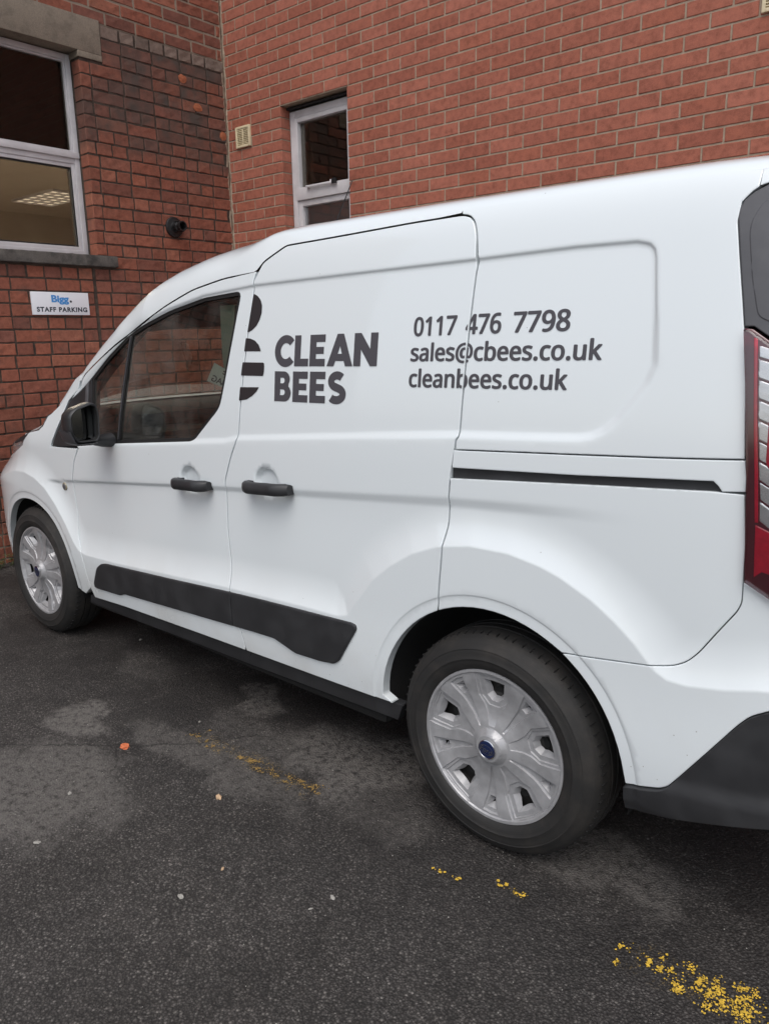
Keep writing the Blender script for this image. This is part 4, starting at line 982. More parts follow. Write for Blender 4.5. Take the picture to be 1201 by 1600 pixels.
def outline_loops(body,fn):
    c=bpy.data.curves.new('lettering','FONT'); c.body=body; c.fill_mode='NONE'; c.resolution_u=5
    if fn and font(fn): c.font=font(fn)
    o=bpy.data.objects.new('lettering',c); COL.objects.link(o); me=bpy.data.meshes.new_from_object(o.evaluated_get(bpy.context.evaluated_depsgraph_get()))
    P=[tuple(v.co[:2]) for v in me.vertices]; nb={}
    for e in me.edges: a,b=e.vertices; nb.setdefault(a,[]).append(b); nb.setdefault(b,[]).append(a)
    seen=set();L=[]
    for s0 in nb:
        if s0 in seen: continue
        l_=[];q=s0;pv=None
        while q not in seen:
            seen.add(q); l_.append(P[q]); nx=[t for t in nb[q] if t!=pv and t not in seen]
            if not nx: break
            pv,q=q,nx[0]
        if len(l_)>2: L.append(l_)
    bpy.data.objects.remove(o); bpy.data.curves.remove(c); bpy.data.meshes.remove(me); return L
def bold_text(body,fn,r):
    L=outline_loops(body,fn); S_=[L]
    for k in range(8):
        a=2*math.pi*k/8; S_.append([[(p_[0]+r*math.cos(a)*1.15,p_[1]+r*math.sin(a)*.75) for p_ in l_] for l_ in L])
    return tris_of(S_)
def place(name,V,F,mat,parents,x0,x1,z0a,z0b,caph,h,b0,cut=None,depth=-.0011):
    mn=V[:,0].min();mx=V[:,0].max(); t=(V[:,0]-mn)/(mx-mn); X=x0+(x1-x0)*t; Z=z0a+(z0b-z0a)*t+caph*(V[:,1]-b0)/h
    def mk(Vx,Vz,FF,par_):
        y=S(Vx,Vz)+depth; return mesh_obj(name,np.stack([Vx,y,Vz],1),[tuple(int(i) for i in f) for f in FF],mat,par_,True,grad_normals(Vx,Vz))
    if cut is None: return mk(X,Z,F,parents[0])
    (ax,az),(bx,bz)=cut; dx,dz=bx-ax,bz-az; L=math.hypot(dx,dz); n=np.array([-dz/L,dx/L]); n=n if n[0]>0 else -n
    bm=bmesh.new(); vs=[bm.verts.new((a,0,b)) for a,b in zip(X,Z)]
    for f in F: bm.faces.new([vs[int(i)] for i in f])
    for sgn,pr in ((-1,parents[0]),(1,parents[1])):
        b2=bm.copy(); co=Vector((ax+n[0]*.0032*sgn,0,az+n[1]*.0032*sgn)); nv=Vector((n[0],0,n[1]))
        bmesh.ops.bisect_plane(b2,geom=b2.verts[:]+b2.edges[:]+b2.faces[:],dist=1e-6,plane_co=co,plane_no=nv)
        bmesh.ops.delete(b2,geom=[f for f in b2.faces if (f.calc_center_median()-co).dot(nv)*sgn<0],context='FACES')
        if not b2.faces: b2.free(); continue
        loose=[q for q in b2.verts if not q.link_faces]; bmesh.ops.delete(b2,geom=loose,context='VERTS')
        b2.verts.index_update(); mk(np.array([v.co.x for v in b2.verts]),np.array([v.co.z for v in b2.verts]),[tuple(v.index for v in f.verts) for f in b2.faces],pr); b2.free()
    bm.free()
V,F=heavy_text('CLEAN'); place('lettering',V,F,M['decal'],[sdoor],-.848,-.412,1.3425,1.3475,.0935,1,0)
V,F=heavy_text('BEES'); place('lettering',V,F,M['decal'],[sdoor],-.845,-.528,1.2335,1.2365,.0935,1,0)
NM='NotoSansMath-Regular.woff2'
CUT=((-.1023,1.5818),(-.115,1.1701))
for body,ref,x0,x1,za,zb,ch_ in (('0117','0',-.2861,-.1437,1.4290,1.4310,.0482),('476','0',-.1156,-.0083,1.4314,1.4329,.0482),('7798','0',.0247,.1793,1.4334,1.4356,.0482),('sales@cbees.co.uk','l',-.291,.2655,1.3632,1.3705,.0465),('cleanbees.co.uk','l',-.292,.1855,1.2945,1.3012,.0472)):
    V,F=bold_text(body,NM,.020); q=np.array([p_ for l_ in outline_loops(ref,NM) for p_ in l_]); b0=q[:,1].min(); place('lettering',V,F,M['decal'],[sdoor,quart],x0,x1,za,zb,ch_,q[:,1].max()-b0,b0,CUT)
for i in range(1,5):
    L=[(a,b) for a,b in T['bee%d'%i]]
    L=resample(smooth_poly(L,.004),.006); L=L if area2(L)>0 else L[::-1]
    V,F=tri2d([L],.012); x,z=V[:,0]+.003,V[:,1]
    mesh_obj('bee_logo',np.stack([x,S(x,z)-.0011,z],1),[tuple(int(k) for k in f) for f in F],M['decal2'],sdoor,True,grad_normals(x,z))
# ---- roof, windscreen, bonnet: lofts from the left side over to the right
Gc=[(-2.33,1.152),(-2.20,1.262)]+[tuple(q) for q in offpoly(gut,.0022) if q[0]>-2.13 and q[0]<-.99]
stop_=[tuple(q) for q in offpoly(st,.0024) if q[0]<-.1685 and q[1]>1.63]
Gx=sorted(Gc+stop_+[(-.1675,1.742)]+[(x,ROOFZ(x)) for x in (-.05,.15,.35,.55)],key=lambda t:t[0])
Gx=np.array(Gx)
Wx=np.array([(-2.408,.104,1.126),(-2.346,.112,1.166),(-2.199,.126,1.283),(-1.999,.132,1.411),(-1.834,.142,1.512),(-1.69,.156,1.598),(-1.571,.18,1.659),(-1.465,.205,1.695),(-1.326,.25,1.733),(-1.203,.29,1.757),(-.986,.32,1.783),(-.773,.32,1.793),(-.277,.33,1.7985),(.057,.32,1.797),(.432,.30,1.793),(.62,.30,1.785),(.80,.31,1.765)])
stn=list(np.linspace(-2.33,-1.0,40))+list(np.linspace(-.97,-.80,14))+list(np.linspace(-.77,-.17,10))+[-.1688,-.1672]+list(np.linspace(-.15,.56,14))
Cc=np.array([(-2.408,1.13),(-2.0,1.44),(-1.69,1.66),(-1.465,1.765),(-1.2,1.81),(-.8,1.838),(-.2,1.845),(.4,1.835),(.8,1.80)])
def roof_section(x,k1=8):
    gz=float(np.interp(x,Gx[:,0],Gx[:,1])); g=np.array([x,float(S(np.array([x]),np.array([gz]))[0])+(.0005 if x<-.165 else 0),gz])
    wv=np.array([x,np.interp(x,Wx[:,0],Wx[:,1]),np.interp(x,Wx[:,0],Wx[:,2])])
    f=float(sst(-1.15,-.86,x)); zb=gz+.002+max(0.,1.745-.012*max(0.,x-.2)-gz-.002)*f; b=np.array([x,0,zb]); b[1]=float(S(b[0:1],b[2:3])[0])+.0003
    n=grad_normals(b[0:1],b[2:3])[0]; h=max(wv[2]-zb,.002); kk=np.array([x,b[1]+max(.02,n[2])*h*.72,zb+h*.80])
    if kk[1]>wv[1]-.01: kk[1]=b[1]+.45*(wv[1]-b[1])
    return [tuple(g)]+[tuple((1-t)**2*b+2*t*(1-t)*kk+t*t*wv) for t in np.linspace(0,1,k1-1)]
secs=[roof_section(x) for x in stn]
def grid_obj(name,rows_,mat,parent,closed=False,flip=False,edge=False):
    vs=[p_ for r in rows_ for p_ in r]; n=len(rows_[0]); fs=[]
    for i in range(len(rows_)-1):
        for k in range(n-1):
            a=i*n+k; f=(a,a+n,a+n+1,a+1); fs.append(f[::-1] if flip else f)
    o=mesh_obj(name,vs,fs,mat,parent,True)
    if edge:
        me=o.data; nn=np.array([tuple(q.vector) for q in me.vertex_normals])
        if nn[len(rows_)//2*n+n//2][2]<0: me.flip_normals(); nn=-nn

        for i,r in enumerate(rows_):
            g=np.array(r[0])
            if g[0]>-.165:
                q=grad_normals(g[0:1],g[2:3])[0]; nn[i*n]=q; nn[i*n+n-1]=(q[0],-q[1],q[2])
        me.normals_split_custom_set_from_vertices([tuple(q) for q in nn])
    return o
bow=lambda x: .26*float(sst(-1.25,-2.4,x))+.05*float(sst(-.8,-1.4,x))
def across(x,full=True):
    wx=np.array([x,np.interp(x,Wx[:,0],Wx[:,1]),np.interp(x,Wx[:,0],Wx[:,2])]); c=float(np.interp(x,Cc[:,0],Cc[:,1])); out=[]
    for t in np.linspace(0,1,25): s=1-(2*t-1)**2; out.append((x-bow(x)*s,wx[1]+(VW-2*wx[1])*t,wx[2]+(c-wx[2])*(1-(2*t-1)**4 if x>-1.6 else s)))
    return out
rimR=lambda sec:[(a,VW-b,c) for a,b,c in sec]
HX=-1.60
pil=[x for x in stn if x<=HX]; rf=[x for x in stn if x>=HX-.02]
lastx=[.64,.72,.80,.83]
def tail_row(x):
    wz=float(np.interp(x,Wx[:,0],Wx[:,2])); z0=ROOFZ(.56)-.004*(x-.56); y0=float(S(np.array([x]),np.array([z0]))[0]); g=np.array([x,y0,z0]); wv=np.array([x,max(y0+.06,np.interp(x,Wx[:,0],Wx[:,1])),wz]); kk=np.array([x,g[1]+.4*(wv[2]-g[2]),g[2]+.8*(wv[2]-g[2])])
    return [tuple((1-t)**2*g+2*t*(1-t)*kk+t*t*wv) for t in np.linspace(0,1,8)]
rrows=[]
for x in rf+lastx:
    L=roof_section(x) if x<=.56 else tail_row(x); A=across(x); A=[(a,b,c) for a,b,c in A]
    A[0]=L[-1]; A[-1]=(L[-1][0],VW-L[-1][1],L[-1][2]); rrows.append(L+A[1:-1]+rimR(L)[::-1])
grid_obj('roof',rrows,M['paint'],van,flip=True,edge=True)
prow=[roof_section(x) for x in pil]
for side in (0,1): grid_obj('windscreen_pillar',prow if not side else [rimR(r) for r in prow],M['paint'],van,flip=not side)
wrow=[[(a,b,c-.004) for a,b,c in across(x)] for x in [-2.40]+pil]
grid_obj('windscreen',wrow,M['wscreen'],van,flip=True)
# bonnet
Hs=np.array([(-2.405,1.114),(-2.4456,1.101),(-2.4793,1.057),(-2.5215,1.034),(-2.6045,1.019),(-2.70,.992),(-2.85,.955),(-3.05,.905),(-3.25,.86),(-3.36,.83)])
hrow=[]
for x,z in resample(Hs,.03,False):
    y=float(S(np.array([x]),np.array([z]))[0])+.001; crown=.056*float(sst(-2.38,-2.52,x))*(1-.35*float(sst(-2.9,-3.4,x))); r=[]
    ylim=min(y,.5)
    for t in np.linspace(0,1,29):
        s=1-abs(2*t-1)**4.5; r.append((x-(.26-.14*float(sst(-2.5,-3.3,x)))*(1-(2*t-1)**2),ylim+(VW-2*ylim)*t,z+crown*s))
    hrow.append(r)
grid_obj('bonnet',hrow,M['paint'],van,flip=False)
hl=smooth_poly([(-2.606,1.0145),(-2.7013,.9500),(-2.7935,.9165),(-2.90,.888),(-3.04,.864),(-3.17,.849),(-3.25,.852),(-3.05,.897),(-2.85,.947),(-2.70,.984)],.012)
panel('headlight',hl,M['hlens'],van,off=.003,step=.02,lip=.02)
panel('headlight_rim',[(-2.606,1.0165),(-2.70,.986),(-2.85,.950),(-2.85,.941),(-2.75,.962),(-2.69,.965)],M['trim'],van,off=-.0008,step=.02,lip=.01,bev=0)
# nose closing behind the visible corner
nr=[]
for z in np.linspace(.26,.86,9):
    xs_=np.full(13,-3.47); y=float(S(np.array([-3.455]),np.array([z]))[0]); nr.append([(-3.45-.12*(1-(2*t-1)**2)-.03*(1-abs(z-.55)/.35),y+(VW-2*y)*t,z) for t in np.linspace(0,1,13)])
grid_obj('nose_panel',nr,M['paint'],van)
bm=bmesh.new(); box(bm,(-3.64,.52,.52),(-3.55,1.31,.70),.02); bm_obj('front_grille',bm,M['trim'],van,angle=40)
bm=bmesh.new(); box(bm,(-3.63,.50,.30),(-3.53,1.33,.44),.02); bm_obj('lower_grille',bm,M['trim'],van,angle=40)
# ---- tail lamp, black rear corner panel, rear doors
lb=[tuple(q+np.array([.0025,0])) for q in lampx if .92<q[1]<1.434]
lampo=lb+[(.6145,.9235),(.640,.9085),(.68,.885),(.76,.850),(.83,.836)]+[(.83,1.26),(.68,1.355),(.6121,1.408),(.5803,1.4305)]
if area2(lampo)<0: lampo=lampo[::-1]
tl=panel('tail_lamp',lampo,M['dred'],van,off=-.002,lip=.02,step=.014)
ridge=lambda z: float(np.interp(z,[.93,1.04,1.07,1.25,1.41,1.43],[.6285,.6245,.6245,.604,.587,.583]))
panel('lamp_ridge',[(ridge(z)-.0005,z) for z in (1.05,1.15,1.25,1.35,1.415)]+[(ridge(z)+.006,z) for z in (1.412,1.35,1.25,1.15,1.05)],M['red'],tl,off=-.0065,lip=.006,bev=.002,bevin=.002,step=.02)
panel('stop_lens',[(ridge(.935)+.003,.935),(.645,.948),(.70,.935),(.80,.89),(.80,.97),(.66,1.030),(ridge(1.04)+.001,1.045)],M['red'],tl,off=-.0055,lip=.006,bev=.0015,step=.014)
zz_=[1.052,1.095,1.135,1.175,1.215,1.255,1.295,1.335,1.375,1.402]
for a,b in zip(zz_,zz_[1:]):
    sl_=.055
    pl=[(ridge(a)+.0075,a+.0015),(.66,a-sl_*.35),(.80,a-sl_*1.4),(.80,b-sl_*1.4-.003),(.66,b-sl_*.35-.003),(ridge(b)+.0075,b-.0015)]
    panel('reflector_cell',pl,M['silverrib'],tl,off=-.0050-.0012*math.sin(a*90),lip=.006,bev=.003,bevin=.003,step=.02)
panel('brake_lens',smooth_poly([(.640,1.175),(.652,1.160),(.80,1.05),(.80,1.25),(.655,1.345),(.6335,1.335)],.02),M['darkred2'],tl,off=-.013,lip=.008,bev=.004,bevin=.005,step=.014)
panel('lens_rim',smooth_poly([(.634,1.168),(.650,1.150),(.80,1.04),(.80,1.26),(.652,1.356),(.6275,1.343)],.02),M['red'],tl,off=-.0095,lip=.006,bev=.003,bevin=.003,step=.02)
panel('lamp_cover',[tuple(q) for q in inset(np.array(resample(lampo,.01)),.002)],M['lens'],tl,off=-.019,lip=.018,bev=.004,bevin=.006,step=.014)
panel('roof_corner',[(.5568,1.7065),(.5765,1.7118),(.60,1.7185),(.66,1.7245),(.83,1.7245),(.83,1.7365),(.5568,1.7376)],M['paint'],van,nobev=lambda x,z:(z>1.731)|(x<.558))
bp_=[(.5245,1.6635),(.5259,1.6421),(.5369,1.5821),(.5549,1.4888),(.5640,1.4365),(.5813,1.4365),(.6140,1.414),(.68,1.362),(.83,1.270),(.83,1.722),(.66,1.722),(.60,1.716),(.5765,1.709),(.5471,1.6947),(.5314,1.6811)]
if area2(bp_)<0: bp_=bp_[::-1]
bpn=panel('rear_corner_panel',bp_,M['dtrim'],van,off=.0005,step=.014)
il=smooth_poly([(.5865,1.455),(.5665,1.53),(.5505,1.615),(.5515,1.640),(.566,1.672),(.60,1.69),(.82,1.69),(.82,1.33),(.64,1.43)],.012)
panel('corner_inlay',il,M['dtrim'],bpn,off=-.0016,step=.014,lip=.003,bev=.0012)
bm=bmesh.new(); box(bm,(.775,.185,.60),(.852,.915,1.74),.015); bm_obj('rear_door',bm,M['paint'],van,angle=40)
bm=bmesh.new(); box(bm,(.775,.92,.60),(.852,VW-.185,1.74),.015); bm_obj('rear_door',bm,M['paint'],van,angle=40)
bm=bmesh.new(); box(bm,(.78,.27,1.70),(.846,VW-.27,1.776),.02); bm_obj('rear_header',bm,M['paint'],van,angle=40)
bm=bmesh.new(); box(bm,(.70,.18,.34),(.845,VW-.18,.655),.02); bm_obj('rear_cross_member',bm,M['trim'],van,angle=40)
# ---- dark inner shell behind the seams, wheel houses, floor
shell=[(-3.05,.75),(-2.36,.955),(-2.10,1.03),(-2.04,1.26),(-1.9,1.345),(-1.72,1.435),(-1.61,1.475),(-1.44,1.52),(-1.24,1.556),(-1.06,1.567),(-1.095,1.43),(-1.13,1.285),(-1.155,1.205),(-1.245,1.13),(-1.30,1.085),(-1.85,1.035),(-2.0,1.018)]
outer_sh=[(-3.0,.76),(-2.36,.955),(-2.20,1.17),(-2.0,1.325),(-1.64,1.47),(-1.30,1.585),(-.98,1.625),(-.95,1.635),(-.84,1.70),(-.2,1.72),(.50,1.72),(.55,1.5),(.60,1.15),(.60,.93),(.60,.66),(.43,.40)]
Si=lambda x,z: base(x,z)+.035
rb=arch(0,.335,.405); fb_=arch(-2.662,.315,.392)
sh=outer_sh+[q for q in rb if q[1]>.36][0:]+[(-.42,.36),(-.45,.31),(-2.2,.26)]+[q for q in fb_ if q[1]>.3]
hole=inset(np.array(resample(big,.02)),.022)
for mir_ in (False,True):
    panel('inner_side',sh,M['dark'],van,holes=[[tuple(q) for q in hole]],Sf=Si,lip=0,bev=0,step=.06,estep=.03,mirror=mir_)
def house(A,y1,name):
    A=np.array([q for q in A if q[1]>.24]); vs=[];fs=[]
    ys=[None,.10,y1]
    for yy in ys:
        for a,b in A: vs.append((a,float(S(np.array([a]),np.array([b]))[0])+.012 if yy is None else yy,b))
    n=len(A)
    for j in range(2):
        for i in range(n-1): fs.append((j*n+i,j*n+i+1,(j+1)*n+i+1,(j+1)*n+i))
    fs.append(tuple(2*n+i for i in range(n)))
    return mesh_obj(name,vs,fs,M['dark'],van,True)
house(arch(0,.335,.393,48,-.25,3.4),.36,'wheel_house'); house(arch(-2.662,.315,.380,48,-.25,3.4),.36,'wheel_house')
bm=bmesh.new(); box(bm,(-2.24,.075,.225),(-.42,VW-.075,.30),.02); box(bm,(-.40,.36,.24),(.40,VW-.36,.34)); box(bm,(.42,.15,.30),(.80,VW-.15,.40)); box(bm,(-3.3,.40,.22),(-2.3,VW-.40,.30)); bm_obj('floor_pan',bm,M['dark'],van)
# right-hand side of the body
rs=[(-.955,.335),(-.955,1.63),(-.84,1.71),(-.2,1.74),(.56,1.735),(.60,1.15),(.60,.66),(.42,.36)]+[q for q in ARCHES[0] if q[1]>.36]+[(-.40,.34)]
panel('body_side',rs,M['paint'],van,step=.05,estep=.03,mirror=True,lip=.01)
panel('front_door',door_loop,M['paint'],van,step=.04,estep=.025,mirror=True,lip=.004)
panel('front_fender',fen,M['paint'],van,step=.04,estep=.025,mirror=True,lip=.01)
panel('front_bumper',fb,M['paint'],van,step=.05,estep=.03,mirror=True,lip=.01)
panel('rear_bumper',[(.40,.36),(.46,.70),(.83,.83),(.83,.34)],M['paint'],van,step=.05,estep=.03,mirror=True,lip=.01)
panel('rear_corner_panel',[(.565,1.73),(.605,1.15),(.61,.9),(.83,.84),(.83,1.73)],M['dtrim'],van,step=.05,estep=.03,mirror=True,lip=.01)
panel('door_glass',[tuple(q) for q in glassl],M['wscreen'],van,off=.010,lip=0,bev=0,step=.05,mirror=True)
panel('window_seal',[tuple(q) for q in big],M['seal'],van,holes=[[tuple(q) for q in inset(np.array(resample(big,.012)),.045)]],off=.012,lip=.012,bev=0,step=.03,mirror=True)
# ---- cab interior
bm=bmesh.new(); box(bm,(-.995,.11,.35),(-.975,VW-.11,1.62)); bm_obj('bulkhead',bm,M['seat'],van)
bm=bmesh.new(); box(bm,(-2.33,.14,.80),(-1.80,VW-.14,1.06),.06); box(bm,(-2.50,.17,.93),(-1.95,VW-.17,1.125),.05); box(bm,(-2.05,1.05,.98),(-1.84,1.50,1.15),.04); bm_obj('dashboard',bm,M['dash'],van,angle=40)
bm=bmesh.new(); box(bm,(-2.2,.15,.30),(-.99,VW-.15,.36)); bm_obj('cab_floor',bm,M['dark'],van)
bm=bmesh.new(); box(bm,(-1.16,.40,1.672),(-.98,VW-.40,1.684)); bm_obj('head_lining',bm,M['dash'],van)
for yc in (.52,1.31):
    seat=bpy.data.objects.new('seat',None); COL.objects.link(seat); seat.parent=van
    bm=bmesh.new(); box(bm,(-1.75,yc-.24,.55),(-1.22,yc+.24,.70),.05); bm_obj('cushion',bm,M['seat'],seat,angle=40)
    bm=bmesh.new(); mx=Matrix.Translation((-1.24,yc,.68))@Matrix.Rotation(math.radians(14),4,'Y'); box(bm,(-.06,-.235,-.02),(.06,.235,.50),.05,mx); bm_obj('backrest',bm,M['seat'],seat,angle=40)
    bm=bmesh.new(); mx=Matrix.Translation((-1.11,yc,1.20))@Matrix.Rotation(math.radians(10),4,'Y'); box(bm,(-.045,-.13,0.0),(.045,.13,.15),.04,mx); bm_obj('headrest',bm,M['seat'],seat,angle=40)
bm=bmesh.new(); cen_=Vector((-1.66,1.31,.99)); qz=axis_m(cen_,(.88,0,.47)); 
R0,r0=.185,.015; ring=[]
for i in range(40):
    a=2*math.pi*i/40; ring.append([bm.verts.new(qz@Vector(((R0+r0*math.cos(b))*math.cos(a),(R0+r0*math.cos(b))*math.sin(a),r0*math.sin(b)))) for b in [2*math.pi*k/8 for k in range(8)]])
for i in range(40):
    for k in range(8): bm.faces.new((ring[i][k],ring[(i+1)%40][k],ring[(i+1)%40][(k+1)%8],ring[i][(k+1)%8]))
box(bm,(-.175,-.02,-.01),(.175,.02,.012),.004,qz); box(bm,(-.07,-.07,-.02),(.07,.07,.02),.01,qz)
bm_obj('steering_wheel',bm,M['dash'],van,True)
panel('pillar_trim',[(-1.222,1.545),(-1.137,1.545),(-1.137,1.439),(-1.16,1.33),(-1.178,1.295),(-1.192,1.36)],M['liner'],van,Sf=lambda x,z: base(x,z)+.062,lip=.01,bev=.002,step=.03)
def shrink(row,d): return [(a+d*.25,b,c-d) for a,b,c in row]
lrow=[shrink(across(x),.022)[1:-1] for x in np.linspace(-1.90,-1.0,16)]
grid_obj('header_lining',lrow,M['dash'],van)
for side in (0,1):
    pr_=[]
    for x in np.linspace(-2.39,-1.62,18):
        A=across(x); n_=4; q=A[:n_] if not side else A[-n_:]; pr_.append(shrink(q,.014))
    grid_obj('pillar_lining',pr_,M['dash'],van)
bm=bmesh.new(); box(bm,(-1.80,.80,1.50),(-1.775,1.04,1.565),.012); bm_obj('rear_view_mirror',bm,M['dash'],van,angle=40)
# paper note stuck inside the door glass, its print seen from behind
def onpane(x,z,d): return (x,float(S(np.array([x]),np.array([z]))[0])+.010+d,z)
nq=[(-1.181,1.350),(-1.083,1.318),(-1.110,1.262),(-1.222,1.287)]
note=mesh_obj('paper_note',[onpane(a,b,.003) for a,b in nq]+[onpane(a,b,.0036) for a,b in nq],[(3,2,1,0),(4,5,6,7)]+[(i,(i+1)%4,4+(i+1)%4,4+i) for i in range(4)],M['paper'],door)
nq=np.array(nq)
for body,a0,a1,b0_,b1_ in (('F',.22,.40,.12,.46),('BAG',.10,.82,.56,.90)):
    P,F=text_tris(body,None,.02); mn=P.min(0);mx=P.max(0); V=[]
    for p_ in P:
        u=1-(a0+(a1-a0)*(p_[0]-mn[0])/(mx[0]-mn[0])); v=b1_-(b1_-b0_)*(p_[1]-mn[1])/(mx[1]-mn[1])
        q=(nq[0]*(1-u)+nq[1]*u)*(1-v)+(nq[3]*(1-u)+nq[2]*u)*v; V.append(onpane(q[0],q[1],.0022))
    mesh_obj('note_print',V,[tuple(reversed(f)) for f in F],M['ink'],door)
# aerial on the roof
bm=bmesh.new(); prev=None
for t in np.linspace(0,1,9):
    c=Vector((-1.50,.9175,1.765))+Vector((.20,0,.30))*t; r=.0045*(1-t*.55)
    ring=[bm.verts.new(c+Vector((r*math.cos(a),r*math.sin(a),0))) for a in [2*math.pi*k/8 for k in range(8)]]
    if prev:
        for k in range(8): bm.faces.new((prev[k],prev[(k+1)%8],ring[(k+1)%8],ring[k]))
    prev=ring
bm.faces.new(prev); bm_obj('roof_aerial',bm,M['pipe'],van,True)
# ---- wheels
def spin(pr,seg=96):
    return [[(r*math.cos(2*math.pi*i/seg),y,r*math.sin(2*math.pi*i/seg)) for i in range(seg)] for r,y in pr]
def ring_mesh(name,pr,mat,parent,seg=96,angle=None):
    bm=bmesh.new(); R=[[bm.verts.new(p_) for p_ in row] for row in spin(pr,seg)]
    for a,b in zip(R,R[1:]):
        for i in range(seg): bm.faces.new((a[i],a[(i+1)%seg],b[(i+1)%seg],b[i]))
    bmesh.ops.recalc_face_normals(bm,faces=bm.faces); return bm_obj(name,bm,mat,parent,angle=angle or 35)
HR=.222
def pol(a,rho,tau): return (HR*(rho*math.cos(a)-tau*math.sin(a)),HR*(rho*math.sin(a)+tau*math.cos(a)))
BIG=[(.575,-.045),(.575,.045),(.640,.118),(.855,.150),(.865,0),(.855,-.150),(.640,-.118)]
SML=[(.715,-.040),(.715,.040),(.865,.070),(.865,-.070)]
def make_cap():
    holes=[];pet=[];rim=[];chan=[]
    for k in range(5):
        a=math.radians(90+72*k); b=a+math.radians(36)
        holes.append([pol(a,*q) for q in BIG]); holes.append([pol(b,*q) for q in SML])
        pet.append([pol(a,*q) for q in ((.27,-.045),(.27,.045),(.40,.080),(.52,.135),(.62,.222),(.925,.268),(.945,0),(.925,-.268),(.62,-.222),(.52,-.135),(.40,-.080))])
        rim.append([pol(a,*q) for q in ((.515,-.075),(.515,.075),(.615,.185),(.905,.222),(.922,0),(.905,-.222),(.615,-.185))])
        chan.append([pol(b,*q) for q in ((.28,-.016),(.28,.016),(.68,.064),(.915,.118),(.93,0),(.915,-.118),(.68,-.064))])
    loop=[(HR*math.cos(2*math.pi*i/120),HR*math.sin(2*math.pi*i/120)) for i in range(120)]
    def H(x,z):
        r=np.hypot(x,z)/HR; y=.011*sst(.18,.50,r)+.004-.010*sst(.60,.93,r)
        y=y-.016*sst(.245,.165,r)-.004*sst(.952,.964,r)
        fade=sst(.24,.36,r)
        for PS,dep,w_ in ((pet,.0046,.0018),(rim,.0040,.0018),(chan,.0062,.0020)):
            for P in PS:
                d=sdist(x,z,P+P[:1]); i=inside(x,z,P); y=y+dep*fade*np.where(i,np.clip(d/w_,0,1),0)
        return y
    ex=[]
    for PS,w_ in ((pet,.0018),(rim,.0018),(chan,.0020)):
        for P in PS:
            q=resample(P,.005); q=q if area2(q)>0 else q[::-1]
            for dd in (.0,w_): c_=inset(q,dd); ex.append(np.vstack([c_,c_[:1]]))
    for rr in (.165,.205,.245,.952,.966): ex.append(np.array([(rr*HR*math.cos(t),rr*HR*math.sin(t)) for t in np.linspace(0,2*math.pi,90)]))
    loops=[np.array(loop)]+[resample(h,.005) for h in holes]
    loops=[L if area2(L)>0 else L[::-1] for L in loops]
    V,F=tri2d(loops,.0055,ex)
    x,z=V[:,0],V[:,1]; y=H(x,z); n=grad_normals(x,z,H,.0007)
    verts=[tuple(q) for q in np.stack([x,y,z],1)]; norms=list(n); faces=[tuple(int(i) for i in f) for f in F]
    for L in loops[1:]:      # walls of the openings, flaring in
        c=L.mean(0); n0=len(verts); m=len(L); d=.018
        yy=H(L[:,0],L[:,1])
        for j,(p_,q) in enumerate(zip(L,yy)):
            w_=c-p_; w_=w_/np.hypot(*w_); ins_=.011 if len(L)>24 else .004; verts+=[(p_[0],q,p_[1]),(p_[0]+w_[0]*ins_,q+d,p_[1]+w_[1]*ins_)]; nn_=np.array([w_[0],-.3,w_[1]]); norms+=[nn_,nn_]
        for j in range(m): a=n0+2*j; b=n0+2*((j+1)%m); faces.append((a,b,b+1,a+1))
    n0=len(verts)
    for (a,b) in loop: q=.0; verts+=[(a,float(H(np.array([a]),np.array([b]))[0]),b),(a*1.008,.016,b*1.008)]; norms+=[np.array([a,0,b])/HR]*2
    for j in range(120): a=n0+2*j; b=n0+2*((j+1)%120); faces.append((b,a,a+1,b+1))
    me=bpy.data.meshes.new('hub_cap'); me.from_pydata(verts,[],faces); me.materials.append(M['silver']); me.shade_smooth(); me.set_sharp_from_angle(angle=math.radians(17)); me.update(); return me
capme=make_cap()
